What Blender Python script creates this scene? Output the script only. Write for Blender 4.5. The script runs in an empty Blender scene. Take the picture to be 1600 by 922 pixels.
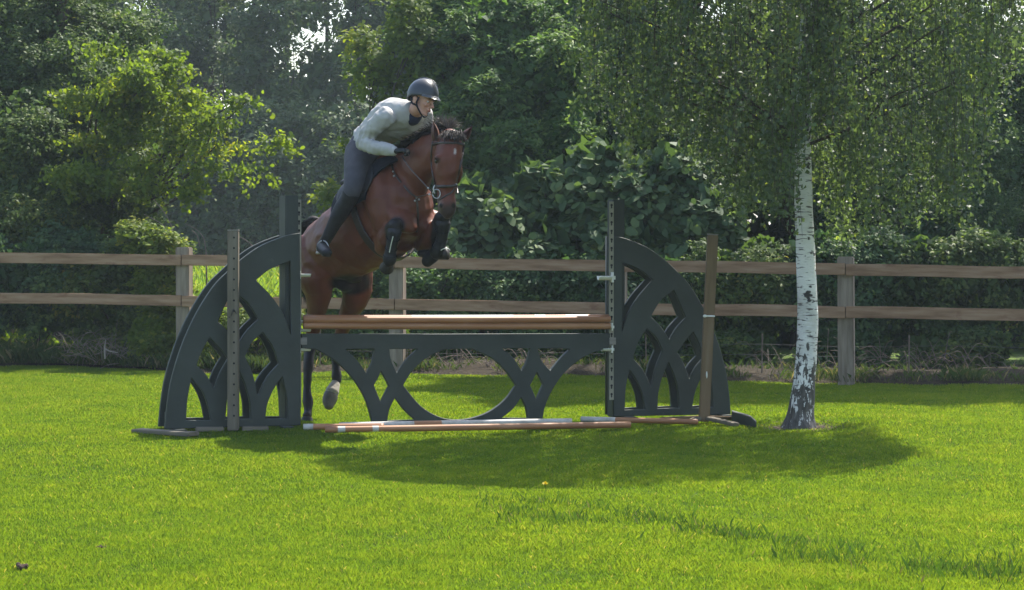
import bpy, bmesh, math, random
import numpy as np
from mathutils import Vector, Matrix, noise

random.seed(7)
rng = np.random.default_rng(11)
R = math.radians
scene = bpy.context.scene
col = scene.collection

# ---------------------------------------------------------------- camera, sky, sun, exposure
CAM_H, HORIZON, FPX = 1.55, 378.0, 3422.0
cam_d = bpy.data.cameras.new('camera')
cam_d.sensor_width = 36.0
cam_d.lens = 36.0 * FPX / 1600.0
cam_d.shift_y = -(461.0 - HORIZON) / 1600.0
cam_d.clip_start, cam_d.clip_end = 0.1, 3000.0
cam = bpy.data.objects.new('camera', cam_d)
cam.location = (0, 0, CAM_H)
cam.rotation_euler = (R(90), 0, 0)
col.objects.link(cam)
scene.camera = cam

SUN_EL, SUN_AZ = R(55), R(34)          # azimuth from +Y towards +X
world = bpy.data.worlds.new('World')
scene.world = world
world.use_nodes = True
wn = world.node_tree
wn.nodes.clear()
w_out = wn.nodes.new('ShaderNodeOutputWorld')
w_bg = wn.nodes.new('ShaderNodeBackground')
w_sky = wn.nodes.new('ShaderNodeTexSky')
w_sky.sky_type = 'NISHITA'
w_sky.sun_disc = False
w_sky.sun_elevation = SUN_EL
w_sky.sun_rotation = SUN_AZ
w_sky.air_density = 1.2
w_sky.dust_density = 2.0
w_bg.inputs['Strength'].default_value = 0.145
wn.links.new(w_sky.outputs[0], w_bg.inputs[0])
wn.links.new(w_bg.outputs[0], w_out.inputs[0])

sun_d = bpy.data.lights.new('sun', 'SUN')
sun_d.energy = 5.0
sun_d.angle = R(0.6)
sun_d.color = (1.0, 0.95, 0.86)
sun = bpy.data.objects.new('sun', sun_d)
to_sun = Vector((math.sin(SUN_AZ) * math.cos(SUN_EL), math.cos(SUN_AZ) * math.cos(SUN_EL), math.sin(SUN_EL)))
sun.rotation_euler = to_sun.to_track_quat('Z', 'Y').to_euler()
sun.location = (10, 30, 30)
col.objects.link(sun)

scene.view_settings.view_transform = 'Standard'
scene.view_settings.look = 'None'
scene.view_settings.gamma = 1
scene.view_settings.use_curve_mapping = False
scene.view_settings.exposure = 1.3
HAZE = 0.0005
scene.render.engine = 'CYCLES'
scene.cycles.max_bounces = 7
scene.cycles.diffuse_bounces = 3
scene.cycles.glossy_bounces = 2
scene.cycles.transmission_bounces = 5
scene.cycles.volume_bounces = 1
scene.cycles.use_denoising = True
scene.cycles.caustics_reflective = False
scene.cycles.caustics_refractive = False


# ---------------------------------------------------------------- helpers
def P(px, py, Y):
    """world point seen at photo pixel (px, py) at distance Y"""
    return Vector(((px - 800.0) / FPX * Y, Y, CAM_H - (py - HORIZON) / FPX * Y))


def hit_plane(px, py, base, phi):
    """(u, v) of a pixel on the upright plane through base whose run makes angle phi with X"""
    n = Vector((math.sin(phi), -math.cos(phi), 0))
    c = Vector((0, 0, CAM_H))
    d = Vector(((px - 800.0) / FPX, 1.0, -(py - HORIZON) / FPX))
    t = n.dot(base - c) / n.dot(d)
    q = c + d * t
    e = Vector((math.cos(phi), math.sin(phi), 0))
    return ((q - base).dot(e), q.z)


def tag(o, label=None, cat=None, group=None, kind=None):
    if label: o['label'] = label
    if cat: o['category'] = cat
    if group: o['group'] = group
    if kind: o['kind'] = kind
    return o


def link(o, parent=None):
    col.objects.link(o)
    if parent is not None:
        o.parent = parent
        # parts are built in world space; the parent may stand elsewhere
        o.matrix_parent_inverse = world_of(parent).inverted()
    return o


def world_of(o):
    if o.parent is None:
        return o.matrix_basis.copy()
    return world_of(o.parent) @ o.matrix_parent_inverse @ o.matrix_basis


def absorb(o, bm, m):
    """add world-space faces to a finished part as a second material"""
    inv = world_of(o).inverted()
    b = bmesh.new()
    b.from_mesh(o.data)
    vs = {v: b.verts.new(inv @ v.co) for v in bm.verts}
    for f in bm.faces:
        nf = b.faces.new([vs[v] for v in f.verts])
        nf.material_index = 1
    b.to_mesh(o.data)
    b.free(); bm.free()
    o.data.materials.append(m)


def empty(name, loc, label, cat, group=None):
    o = bpy.data.objects.new(name, None)
    o.empty_display_size = 0.2
    o.location = loc
    col.objects.link(o)
    return tag(o, label, cat, group)


def mesh_obj(name, bm, m, parent=None, smooth=False, mat4=None):
    me = bpy.data.meshes.new(name)
    bm.normal_update()
    bm.to_mesh(me)
    bm.free()
    if smooth:
        me.polygons.foreach_set('use_smooth', [True] * len(me.polygons))
    me.materials.append(m)
    o = bpy.data.objects.new(name, me)
    if mat4 is not None:
        o.matrix_basis = mat4
    link(o, parent)
    return o


def fast_mesh(name, verts, faces_n, nper, m, parent=None, attrs=None, smooth=False):
    """verts (N*k,3) where each face owns nper consecutive vertices"""
    me = bpy.data.meshes.new(name)
    me.vertices.add(len(verts))
    me.vertices.foreach_set('co', verts.astype(np.float32).ravel())
    me.loops.add(faces_n * nper)
    me.loops.foreach_set('vertex_index', np.arange(faces_n * nper, dtype=np.int32))
    me.polygons.add(faces_n)
    me.polygons.foreach_set('loop_start', np.arange(0, faces_n * nper, nper, dtype=np.int32))
    me.update(calc_edges=True)
    for k, v in (attrs or {}).items():
        a = me.attributes.new(k, 'FLOAT', 'FACE')
        a.data.foreach_set('value', v.astype(np.float32))
    me.materials.append(m)
    o = bpy.data.objects.new(name, me)
    link(o, parent)
    return o


def catmull(pts, n):
    """pts: array (k,d) -> smooth array through them, n steps per span"""
    p = np.array(pts, dtype=float)
    if len(p) < 3:
        t = np.linspace(0, 1, n + 1)[:, None]
        return p[0] * (1 - t) + p[1] * t
    q = np.vstack([2 * p[0] - p[1], p, 2 * p[-1] - p[-2]])
    out = []
    for i in range(1, len(q) - 2):
        a, b, c, d = q[i - 1], q[i], q[i + 1], q[i + 2]
        for k in range(n):
            t = k / n
            out.append(0.5 * ((2 * b) + (c - a) * t + (2 * a - 5 * b + 4 * c - d) * t * t + (3 * b - a - 3 * c + d) * t ** 3))
    out.append(q[-2])
    return np.array(out)


class Loft:
    """a smooth body along control rings (centre, side radius a, hint radius b[, hint])"""
    def __init__(self, ctrl, hint=(0, 0, 1), sub=6):
        h0 = Vector(hint)
        rows = []
        for c in ctrl:
            h = Vector(c[3]) if len(c) > 3 else h0
            rows.append(list(c[0]) + [c[1], c[2]] + list(h))
        self.n0 = len(ctrl)
        self.sub = sub
        self.s = catmull(rows, sub)
        self.frames = []
        n = len(self.s)
        for i in range(n):
            a = self.s[max(i - 1, 0)][:3]
            b = self.s[min(i + 1, n - 1)][:3]
            t = Vector(b - a).normalized()
            h = Vector(self.s[i][5:8])
            h = (h - t * h.dot(t)).normalized()
            self.frames.append((t, t.cross(h).normalized(), h))

    def ring(self, f):
        f = max(0.0, min(f * self.sub, len(self.s) - 1.0))
        i = int(min(f, len(self.s) - 2))
        w = f - i
        s = self.s[i] * (1 - w) + self.s[i + 1] * w
        fr = [self.frames[i][k].lerp(self.frames[i + 1][k], w).normalized() for k in range(3)]
        return Vector(s[:3]), max(s[3], .002), max(s[4], .002), fr

    def point(self, f, th, infl=0.0):
        """f in control units; th 0 = hint side, +90deg = side axis"""
        c, a, b, (t, sd, h) = self.ring(f)
        return c + sd * (math.sin(th) * (a + infl)) + h * (math.cos(th) * (b + infl))

    def add(self, bm, seg=18, infl=0.0, caps=True, f0=None, f1=None, bump=None):
        top = (self.n0 - 1) if f1 is None else f1
        low = 0 if f0 is None else f0
        cnt = max(3, int((top - low) * self.sub) + 1)
        rings = []
        def mk(c, a, b, sd, h):
            vs = []
            for k in range(seg):
                th = 2 * math.pi * k / seg
                p = c + sd * (math.sin(th) * a) + h * (math.cos(th) * b)
                if bump: p = p + (p - c).normalized() * bump(p)
                vs.append(bm.verts.new(p))
            return vs
        def cap(f, sgn):
            c, a, b, (t, sd, h) = self.ring(f)
            a += infl; b += infl
            e = min(a, b) * .8
            out = []
            for ang in (28, 55, 76):
                out.append(mk(c + t * (sgn * e * math.sin(R(ang))), a * math.cos(R(ang)), b * math.cos(R(ang)), sd, h))
            out.append(bm.verts.new(c + t * sgn * e))
            return out
        if caps:
            c0 = cap(low, -1)
            pole0 = c0[-1]
            rings += c0[2::-1]
        for i in range(cnt):
            f = low + (top - low) * i / (cnt - 1)
            c, a, b, (t, sd, h) = self.ring(f)
            rings.append(mk(c, a + infl, b + infl, sd, h))
        if caps:
            c1 = cap(top, 1)
            pole1 = c1[-1]
            rings += c1[:3]
        for r0, r1 in zip(rings, rings[1:]):
            for k in range(seg):
                k2 = (k + 1) % seg
                bm.faces.new((r0[k], r0[k2], r1[k2], r1[k]))
        if caps:
            for k in range(seg):
                k2 = (k + 1) % seg
                bm.faces.new((rings[0][k2], rings[0][k], pole0))
                bm.faces.new((rings[-1][k], rings[-1][k2], pole1))
        return bm


def ball(bm, c, r, ax=None, seg=16):
    """ellipsoid; r = 3 radii, ax = 3 axes"""
    ax = ax or (Vector((1, 0, 0)), Vector((0, 1, 0)), Vector((0, 0, 1)))
    res = bmesh.ops.create_uvsphere(bm, u_segments=seg, v_segments=max(8, seg // 2 + 2), radius=1)
    c = Vector(c)
    for v in res['verts']:
        p = v.co.copy()
        v.co = c + ax[0] * (p.x * r[0]) + ax[1] * (p.y * r[1]) + ax[2] * (p.z * r[2])
    return bm


def tube(bm, pts, r, seg=8, sub=4, caps=True, flat=None):
    """round (or flat: (ra, rb, hint)) tube through points, r number or list"""
    k = len(pts)
    rr = r if isinstance(r, (list, tuple)) else [r] * k
    if flat:
        ctrl = [(Vector(p), flat[0], flat[1]) for p in pts]
        hint = flat[2]
    else:
        ctrl = [(Vector(p), rr[i], rr[i]) for i, p in enumerate(pts)]
        d = Vector(pts[-1]) - Vector(pts[0])
        hint = (0, 0, 1) if abs(d.normalized().z) < .8 else (0, 1, 0)
    Loft(ctrl, hint, sub).add(bm, seg, caps=caps)
    return bm


def box(bm, lo, hi, bevel=0.0):
    res = bmesh.ops.create_cube(bm, size=1)
    lo, hi = Vector(lo), Vector(hi)
    for v in res['verts']:
        v.co = Vector([(lo[i] + hi[i]) / 2 + v.co[i] * (hi[i] - lo[i]) for i in range(3)])
    if bevel:
        ed = list({e for v in res['verts'] for e in v.link_edges})
        bmesh.ops.bevel(bm, geom=ed, offset=bevel, segments=2, affect='EDGES')
    return bm


def frame_from(p0, p1, up=(0, 0, 1)):
    x = (Vector(p1) - Vector(p0)).normalized()
    z = Vector(up)
    z = (z - x * z.dot(x)).normalized()
    y = z.cross(x)
    m = Matrix((x, y, z)).transposed().to_4x4()
    m.translation = Vector(p0)
    return m


def beam(name, p0, p1, w, h, m, parent=None, up=(0, 0, 1), bevel=.006, wob=0.0):
    """rectangular timber; local X runs along it, w across, h along 'up'"""
    L = (Vector(p1) - Vector(p0)).length
    bm = bmesh.new()
    box(bm, (0, -w / 2, -h / 2), (L, w / 2, h / 2), bevel)
    if wob:
        bmesh.ops.subdivide_edges(bm, edges=[e for e in bm.edges if abs(e.verts[0].co.x - e.verts[1].co.x) > L * .5], cuts=14)
        ph = random.random() * 50
        for v in bm.verts:
            v.co.z += wob * noise.noise(Vector((v.co.x * .9 + ph, 0, 0)))
            v.co.y += wob * noise.noise(Vector((v.co.x * .9, ph, 0)))
    return mesh_obj(name, bm, m, parent, mat4=frame_from(p0, p1, up))


def rod(name, p0, p1, r, m, parent=None, seg=20, sag=0.0):
    L = (Vector(p1) - Vector(p0)).length
    bm = bmesh.new()
    n = 24
    ph = random.random() * 30
    ctrl = []
    for i in range(n + 1):
        x = L * i / n
        s = sag * (4 * (x / L) * (x / L - 1))
        ctrl.append((Vector((x, .0015 * noise.noise(Vector((x * 2, ph, 0))), s)), r * (1 + .02 * noise.noise(Vector((x * 3, ph, 4)))), r))
    Loft(ctrl, (0, 0, 1), 1).add(bm, seg, caps=False)
    bm.verts.ensure_lookup_table()
    bmesh.ops.holes_fill(bm, edges=[e for e in bm.edges if e.is_boundary], sides=0)
    o = mesh_obj(name, bm, m, parent, True, mat4=frame_from(p0, p1))
    return o


def organic(name, bm, voxel, smooth, m, parent=None, paint=None, disp=None):
    """weld overlapping closed pieces into one skin"""
    me = bpy.data.meshes.new('tmp')
    bmesh.ops.recalc_face_normals(bm, faces=bm.faces)
    bm.to_mesh(me)
    bm.free()
    t = bpy.data.objects.new('tmp', me)
    col.objects.link(t)
    rm = t.modifiers.new('r', 'REMESH')
    rm.mode = 'VOXEL'
    rm.voxel_size = voxel
    if smooth:
        sm = t.modifiers.new('s', 'SMOOTH')
        sm.iterations = smooth
        sm.factor = .5
    bpy.context.view_layer.update()
    dg = bpy.context.evaluated_depsgraph_get()
    nm = bpy.data.meshes.new_from_object(t.evaluated_get(dg))
    bpy.data.objects.remove(t)
    bpy.data.meshes.remove(me)
    nm.name = name
    nm.polygons.foreach_set('use_smooth', [True] * len(nm.polygons))
    nm.materials.clear()
    nm.materials.append(m)
    if paint:
        n = len(nm.vertices)
        co = np.empty(n * 3, dtype=np.float32)
        nm.vertices.foreach_get('co', co)
        co = co.reshape(n, 3)
        c = np.ones((n, 4), dtype=np.float32)
        c[:, :3] = paint(co)
        a = nm.color_attributes.new('coat', 'FLOAT_COLOR', 'POINT')
        a.data.foreach_set('color', c.ravel())
    if disp:
        nr = np.empty(len(nm.vertices) * 3, dtype=np.float32)
        nm.vertices.foreach_get('normal', nr)
        co2 = np.empty(len(nm.vertices) * 3, dtype=np.float32)
        nm.vertices.foreach_get('co', co2)
        co2 = co2.reshape(-1, 3)
        d = np.array([disp(Vector(q)) for q in co2], dtype=np.float32)
        co2 += nr.reshape(-1, 3) * d[:, None]
        nm.vertices.foreach_set('co', co2.ravel())
        nm.update()
    o = bpy.data.objects.new(name, nm)
    link(o, parent)
    return o


def seg_dist(co, a, b):
    a = np.array(a); b = np.array(b)
    d = b - a
    t = np.clip(((co - a) @ d) / (d @ d), 0, 1)
    return np.linalg.norm(co - (a + t[:, None] * d), axis=1), t


def blob_mask(co, c, r, soft=.3):
    d = np.linalg.norm((co - np.array(c)) / np.array(r), axis=1)
    return np.clip((1 - d) / soft + .5, 0, 1)


# ---------------------------------------------------------------- materials
def node_mat(name):
    m = bpy.data.materials.new(name)
    m.use_nodes = True
    nt = m.node_tree
    nt.nodes.clear()
    out = nt.nodes.new('ShaderNodeOutputMaterial')
    return m, nt, out


def N(nt, t, **kw):
    n = nt.nodes.new(t)
    for k, v in kw.items():
        setattr(n, k, v)
    return n


def ramp(nt, fac, stops):
    r = nt.nodes.new('ShaderNodeValToRGB')
    el = r.color_ramp.elements
    while len(el) < len(stops):
        el.new(.5)
    for e, (p, c) in zip(el, stops):
        e.position = p
        e.color = (*c, 1) if len(c) == 3 else c
    nt.links.new(fac, r.inputs[0])
    return r.outputs[0]


def noise_fac(nt, scale, detail=4, vec=None, stretch=None, rough=.55):
    tc = nt.nodes.new('ShaderNodeTexCoord')
    inf = nt.nodes.new('ShaderNodeObjectInfo')          # every board gets its own stretch of grain
    mul = nt.nodes.new('ShaderNodeMath'); mul.operation = 'MULTIPLY'; mul.inputs[1].default_value = 61.0
    nt.links.new(inf.outputs['Random'], mul.inputs[0])
    av = nt.nodes.new('ShaderNodeVectorMath'); av.operation = 'ADD'
    nt.links.new(tc.outputs['Object'], av.inputs[0]); nt.links.new(mul.outputs[0], av.inputs[1])
    src = av.outputs[0]
    if stretch:
        mp = nt.nodes.new('ShaderNodeMapping')
        mp.inputs['Scale'].default_value = stretch
        nt.links.new(src, mp.inputs[0])
        src = mp.outputs[0]
    n = nt.nodes.new('ShaderNodeTexNoise')
    n.inputs['Scale'].default_value = scale
    n.inputs['Detail'].default_value = detail
    n.inputs['Roughness'].default_value = rough
    nt.links.new(src, n.inputs['Vector'])
    return n.outputs['Fac']


def mix_col(nt, fac, a, b, mode='MIX'):
    mx = nt.nodes.new('ShaderNodeMix')
    mx.data_type = 'RGBA'
    mx.blend_type = mode
    for sock, val in ((mx.inputs[0], fac), (mx.inputs[6], a), (mx.inputs[7], b)):
        if isinstance(val, bpy.types.NodeSocket):
            nt.links.new(val, sock)
        elif isinstance(val, (int, float)):
            sock.default_value = val
        else:
            sock.default_value = (*val, 1)
    return mx.outputs[2]


def bump(nt, height, strength, dist=.01):
    b = nt.nodes.new('ShaderNodeBump')
    b.inputs['Strength'].default_value = strength
    b.inputs['Distance'].default_value = dist
    nt.links.new(height, b.inputs['Height'])
    return b.outputs[0]


def surface(name, stops, scale=8, stretch=None, rough=.6, spec=.4, bumps=.3, bscale=None, sheen=0, metal=0, bdist=.006, dirt=None):
    m, nt, out = node_mat(name)
    f = noise_fac(nt, scale, 6, stretch=stretch)
    c = ramp(nt, f, stops)
    if dirt:
        f2 = noise_fac(nt, dirt[0], 5, stretch=dirt[3] if len(dirt) > 3 else None)
        c = mix_col(nt, ramp(nt, f2, [(dirt[2], (0, 0, 0)), (min(dirt[2] + .15, 1), (1, 1, 1))]), c, dirt[1])
    b = N(nt, 'ShaderNodeBsdfPrincipled')
    nt.links.new(c, b.inputs['Base Color'])
    b.inputs['Roughness'].default_value = rough
    b.inputs['Specular IOR Level'].default_value = spec
    b.inputs['Metallic'].default_value = metal
    if sheen:
        b.inputs['Sheen Weight'].default_value = sheen
    if bumps:
        h = noise_fac(nt, bscale or scale * 3, 5, stretch=stretch)
        nt.links.new(bump(nt, h, bumps, bdist), b.inputs['Normal'])
    nt.links.new(b.outputs[0], out.inputs[0])
    return m


def leafy(name, stops, trans, tmix=.45, rough=.5, spec=.35, patch=.5, tgain=1.0):
    """two-sided thin leaves: face tone picks a leaf colour, light passes through"""
    m, nt, out = node_mat(name)
    at = N(nt, 'ShaderNodeAttribute', attribute_name='tone')
    c = ramp(nt, at.outputs['Fac'], stops)
    c2 = mix_col(nt, 1.0, c, trans, 'MULTIPLY')
    pb = N(nt, 'ShaderNodeBsdfPrincipled')
    pb.inputs['Roughness'].default_value = rough + .08
    pb.inputs['Specular IOR Level'].default_value = spec * .55
    nt.links.new(c, pb.inputs['Base Color'])
    tr = N(nt, 'ShaderNodeBsdfTranslucent')
    g = N(nt, 'ShaderNodeVectorMath', operation='SCALE')
    g.inputs['Scale'].default_value = tgain
    nt.links.new(c2, g.inputs[0])
    nt.links.new(g.outputs[0], tr.inputs[0])
    mx = N(nt, 'ShaderNodeMixShader')
    mx.inputs[0].default_value = tmix
    nt.links.new(pb.outputs[0], mx.inputs[1])
    nt.links.new(tr.outputs[0], mx.inputs[2])
    nt.links.new(mx.outputs[0], out.inputs[0])
    return m


def coat_mat(name, rough=.5, sheen=.2, bscale=90, bs=.15, spec=.35, var=.25):
    m, nt, out = node_mat(name)
    at = N(nt, 'ShaderNodeAttribute', attribute_name='coat')
    f = noise_fac(nt, 5, 5)
    v = ramp(nt, f, [(.3, (1 - var,) * 3), (.7, (1 + var,) * 3)])
    c = mix_col(nt, 1.0, at.outputs['Color'], v, 'MULTIPLY')
    b = N(nt, 'ShaderNodeBsdfPrincipled')
    nt.links.new(c, b.inputs['Base Color'])
    b.inputs['Roughness'].default_value = rough
    b.inputs['Specular IOR Level'].default_value = spec
    b.inputs['Sheen Weight'].default_value = sheen
    nt.links.new(bump(nt, noise_fac(nt, bscale, 3), bs, .004), b.inputs['Normal'])
    nt.links.new(b.outputs[0], out.inputs[0])
    return m


M = {}
M['green_paint'] = surface('dark_green_paint', [(.3, (.034, .039, .033)), (.7, (.051, .058, .049))], 3, rough=.6, spec=.3, bumps=.25, bscale=26, dirt=(16, (.085, .082, .066), .68))
M['fence_wood'] = surface('weathered_fence_timber', [(.25, (.16, .085, .045)), (.5, (.29, .175, .105)), (.75, (.39, .26, .17))], 6, stretch=(.35, 3, 3), rough=.8, spec=.2, bumps=.5, dirt=(3, (.17, .075, .045), .60, (1, 2, 2)))
M['fence_post'] = surface('grey_fence_post_timber', [(.25, (.14, .11, .08)), (.5, (.23, .185, .14)), (.75, (.31, .255, .20))], 6, stretch=(.35, 3, 3), rough=.85, spec=.2, bumps=.5)
M['old_post'] = surface('grey_brown_post_timber', [(.25, (.10, .085, .06)), (.55, (.16, .135, .10)), (.8, (.21, .18, .14))], 7, stretch=(.3, 3, 3), rough=.8, spec=.2, bumps=.5)
M['brown_post'] = surface('stained_brown_post_timber', [(.25, (.12, .08, .04)), (.55, (.18, .12, .065)), (.8, (.22, .16, .10))], 7, stretch=(.3, 3, 3), rough=.7, spec=.25, bumps=.4)
M['brown_pole'] = surface('varnished_brown_pole', [(.25, (.26, .11, .045)), (.55, (.34, .16, .07)), (.8, (.42, .22, .11))], 5, stretch=(.35, 2, 2), rough=.45, spec=.45, bumps=.15)
M['grey_board'] = surface('grey_weathered_board', [(.3, (.16, .14, .12)), (.7, (.27, .25, .22))], 8, stretch=(.4, 3, 3), rough=.85, bumps=.5)
M['plastic'] = surface('off_white_cup_plastic', [(.3, (.62, .62, .56)), (.7, (.78, .78, .72))], 12, rough=.4, bumps=.05)
M['track'] = surface('cream_cup_track', [(.3, (.20, .19, .14)), (.7, (.30, .28, .21))], 15, rough=.6, bumps=.1)
M['hole'] = surface('dark_slot', [(.3, (.008, .008, .008)), (.7, (.015, .015, .015))], 9, rough=.9, bumps=0)
M['steel'] = surface('bright_steel', [(.3, (.35, .35, .35)), (.7, (.5, .5, .5))], 20, rough=.35, metal=1, bumps=0)
M['leather'] = surface('dark_brown_leather', [(.3, (.022, .014, .011)), (.7, (.045, .030, .024))], 30, rough=.4, spec=.5, bumps=.1)
M['black_leather'] = surface('black_leather', [(.3, (.010, .010, .012)), (.7, (.020, .020, .024))], 20, rough=.6, spec=.3, bumps=.12)
M['black_cloth'] = surface('black_saddle_cloth', [(.3, (.010, .012, .018)), (.7, (.022, .025, .034))], 30, rough=.9, spec=.1, bumps=.4)
M['hoof'] = surface('grey_hoof_horn', [(.3, (.085, .075, .06)), (.7, (.16, .14, .115))], 12, stretch=(2, 2, .6), rough=.55, bumps=.2)
M['black_hoof'] = surface('black_hoof_horn', [(.3, (.018, .016, .015)), (.7, (.035, .030, .028))], 12, rough=.5, bumps=.2)
M['twig'] = surface('dry_twig_bark', [(.3, (.10, .075, .055)), (.7, (.22, .17, .13))], 20, rough=.9, bumps=.2)
M['bark'] = surface('dark_ridged_bark', [(.3, (.035, .030, .022)), (.7, (.095, .080, .060))], 9, stretch=(3, 3, .6), rough=.95, spec=.1, bumps=.8, bdist=.02)
M['wire'] = surface('rusty_wire', [(.3, (.05, .045, .04)), (.7, (.09, .08, .07))], 20, rough=.8, metal=.0, bumps=0)
# ---------------------------------------------------------------- ground
def smooth01(x):
    x = np.clip(x, 0, 1)
    return x * x * (3 - 2 * x)


def ground_z(x, y):
    x = np.asarray(x, dtype=float); y = np.asarray(y, dtype=float)
    z = 1.30 * smooth01((y - 27) / 42.0)
    z = z + .020 * np.sin(x * .9 + 1.3) * np.sin(y * .55 + .4) + .012 * np.sin(x * 2.3 + y * 1.7)
    return z


def gz(x, y):
    return float(ground_z(x, y))


def litter_edge(x):
    """distance at which the mown lawn stops and the fence-bottom litter starts"""
    return 26.8 - .30 * (x + 6.0) + .18 * math.sin(x * 2.1) + .1 * math.sin(x * 5.3)


m_lawn, nt, out = node_mat('lawn_soil_and_thatch')
c = ramp(nt, noise_fac(nt, 9, 6), [(.3, (.035, .055, .012)), (.6, (.055, .085, .016)), (.8, (.075, .085, .03))])
big = ramp(nt, noise_fac(nt, .35, 3), [(.4, (.75, .8, .8)), (.6, (1.2, 1.15, 1.0))])
c = mix_col(nt, 1.0, c, big, 'MULTIPLY')
geo = N(nt, 'ShaderNodeNewGeometry')
# bare bark mulch and dry soil round the birch foot
vd = N(nt, 'ShaderNodeVectorMath', operation='DISTANCE')
nt.links.new(geo.outputs['Position'], vd.inputs[0])
vd.inputs[1].default_value = (2.40, 18.25, 0)
ad = N(nt, 'ShaderNodeMath', operation='ADD')
nt.links.new(vd.outputs['Value'], ad.inputs[0])
nf = noise_fac(nt, 9, 4)
sc_ = N(nt, 'ShaderNodeMath', operation='MULTIPLY'); sc_.inputs[1].default_value = .5
nt.links.new(nf, sc_.inputs[0]); nt.links.new(sc_.outputs[0], ad.inputs[1])
bare = ramp(nt, ad.outputs[0], [(.50, (1, 1, 1)), (.66, (0, 0, 0))])
c = mix_col(nt, bare, c, ramp(nt, noise_fac(nt, 40, 4), [(.35, (.05, .035, .025)), (.65, (.16, .12, .085))]))
# bright meadow far behind the fence
sx = N(nt, 'ShaderNodeSeparateXYZ')
nt.links.new(geo.outputs['Position'], sx.inputs[0])
mr = N(nt, 'ShaderNodeMapRange')
mr.inputs['From Min'].default_value = 27.0
mr.inputs['From Max'].default_value = 30.0
nt.links.new(sx.outputs['Y'], mr.inputs['Value'])
c = mix_col(nt, mr.outputs[0], c, ramp(nt, noise_fac(nt, 3.0, 6), [(.3, (.085, .14, .03)), (.7, (.14, .20, .05))]))
pb = N(nt, 'ShaderNodeBsdfPrincipled')
nt.links.new(c, pb.inputs['Base Color'])
pb.inputs['Roughness'].default_value = .95
pb.inputs['Specular IOR Level'].default_value = .1
nt.links.new(bump(nt, noise_fac(nt, 30, 5), .6, .03), pb.inputs['Normal'])
nt.links.new(pb.outputs[0], out.inputs[0])

xs = np.unique(np.concatenate([np.linspace(-400, -30, 12), np.linspace(-30, 30, 70), np.linspace(-9, 9, 121), np.linspace(30, 400, 12)]))
ys = np.unique(np.concatenate([np.linspace(-60, 0, 8), np.linspace(0, 90, 150), np.linspace(7, 29, 141), np.linspace(90, 900, 16)]))
bm = bmesh.new()
XX, YY = np.meshgrid(xs, ys)
ZZ = ground_z(XX, YY)
gv = [[bm.verts.new((XX[j, i], YY[j, i], ZZ[j, i])) for i in range(len(xs))] for j in range(len(ys))]
for j in range(len(ys) - 1):
    for i in range(len(xs) - 1):
        bm.faces.new((gv[j][i], gv[j][i + 1], gv[j + 1][i + 1], gv[j + 1][i]))
lawn = mesh_obj('lawn', bm, m_lawn, smooth=True)
tag(lawn, kind='structure')

# ---- leaf litter strip under the fence: one uneven low bank
m_litter = surface('dry_leaf_litter', [(.25, (.014, .011, .007)), (.5, (.032, .025, .016)), (.75, (.068, .053, .035))], 22, rough=.95, spec=.1, bumps=.9, bscale=35, bdist=.04)  # colours darkened to stand in for missing hedge shade
bm = bmesh.new()
xs2 = np.linspace(-14, 14, 200)
rows = []
for k in range(14):
    row = []
    for x in xs2:
        y = litter_edge(x) + 3.2 * k / 13
        z = gz(x, y) + .012 + .10 * math.sin(math.pi * k / 13) ** .7 * (1 + .5 * noise.noise(Vector((x * 1.4, y, 0)))) + .02 * noise.noise(Vector((x * 6, y * 6, 3)))
        if k in (0, 13): z = gz(x, y) - .02
        row.append(bm.verts.new((x, y, z)))
    rows.append(row)
for r0, r1 in zip(rows, rows[1:]):
    for i in range(len(xs2) - 1):
        bm.faces.new((r0[i], r0[i + 1], r1[i + 1], r1[i]))
tag(mesh_obj('leaf_litter_bank', bm, m_litter, smooth=True), kind='structure')


# ---- grass blades
def blades(name, x, y, h, w, lean, tone, m, kind_label, z=None):
    n = len(x)
    z = ground_z(x, y) if z is None else z
    ang = rng.uniform(0, 2 * math.pi, n)
    la = rng.uniform(0, 2 * math.pi, n)
    base = np.stack([x, y, z - .004], 1)
    side = np.stack([np.cos(ang), np.sin(ang), np.zeros(n)], 1) * (w / 2)[:, None]
    ln = np.stack([np.cos(la) * lean * h, np.sin(la) * lean * h, np.zeros(n)], 1)
    up = np.zeros((n, 3)); up[:, 2] = h
    mid = base + up * .6 + ln * .35
    tip = base + up * np.sqrt(np.clip(1 - .4 * lean[:, None] ** 2, .3, 1)) + ln
    V = np.empty((n, 4, 3))
    V[:, 0] = base - side
    V[:, 1] = base + side
    V[:, 2] = mid + side * .8
    V[:, 3] = tip
    # one bent quad per blade
    return fast_mesh(name, V.reshape(-1, 3), n, 4, m, attrs={'tone': tone})


M['grass'] = leafy('lawn_grass_blade', [(0, (.036, .085, .018)), (.45, (.084, .146, .018)), (.85, (.138, .190, .026)), (1, (.24, .22, .10))],
                   (1.62, 1.45, .45), .58, .45, .3, tgain=1.3)
M['dull_grass'] = leafy('rough_grass_blade', [(0, (.035, .06, .02)), (.5, (.06, .095, .03)), (.85, (.13, .13, .06)), (1, (.26, .21, .13))],
                        (1.3, 1.3, .6), .45, .6, .2)


def noise2(x, y, s, seed=0.0):
    """cheap smooth pseudo-noise, vectorised"""
    a = np.sin(x * s * 1.7 + 1.3 * np.sin(y * s * 1.1 + seed) + seed) * np.cos(y * s * 1.9 - 1.1 * np.sin(x * s * .8 + 2 * seed))
    b = np.sin(x * s * 4.1 + y * s * 2.3 + seed * 3) * np.sin(y * s * 3.7 - x * s * 1.9 + seed)
    return .65 * a + .35 * b


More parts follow.
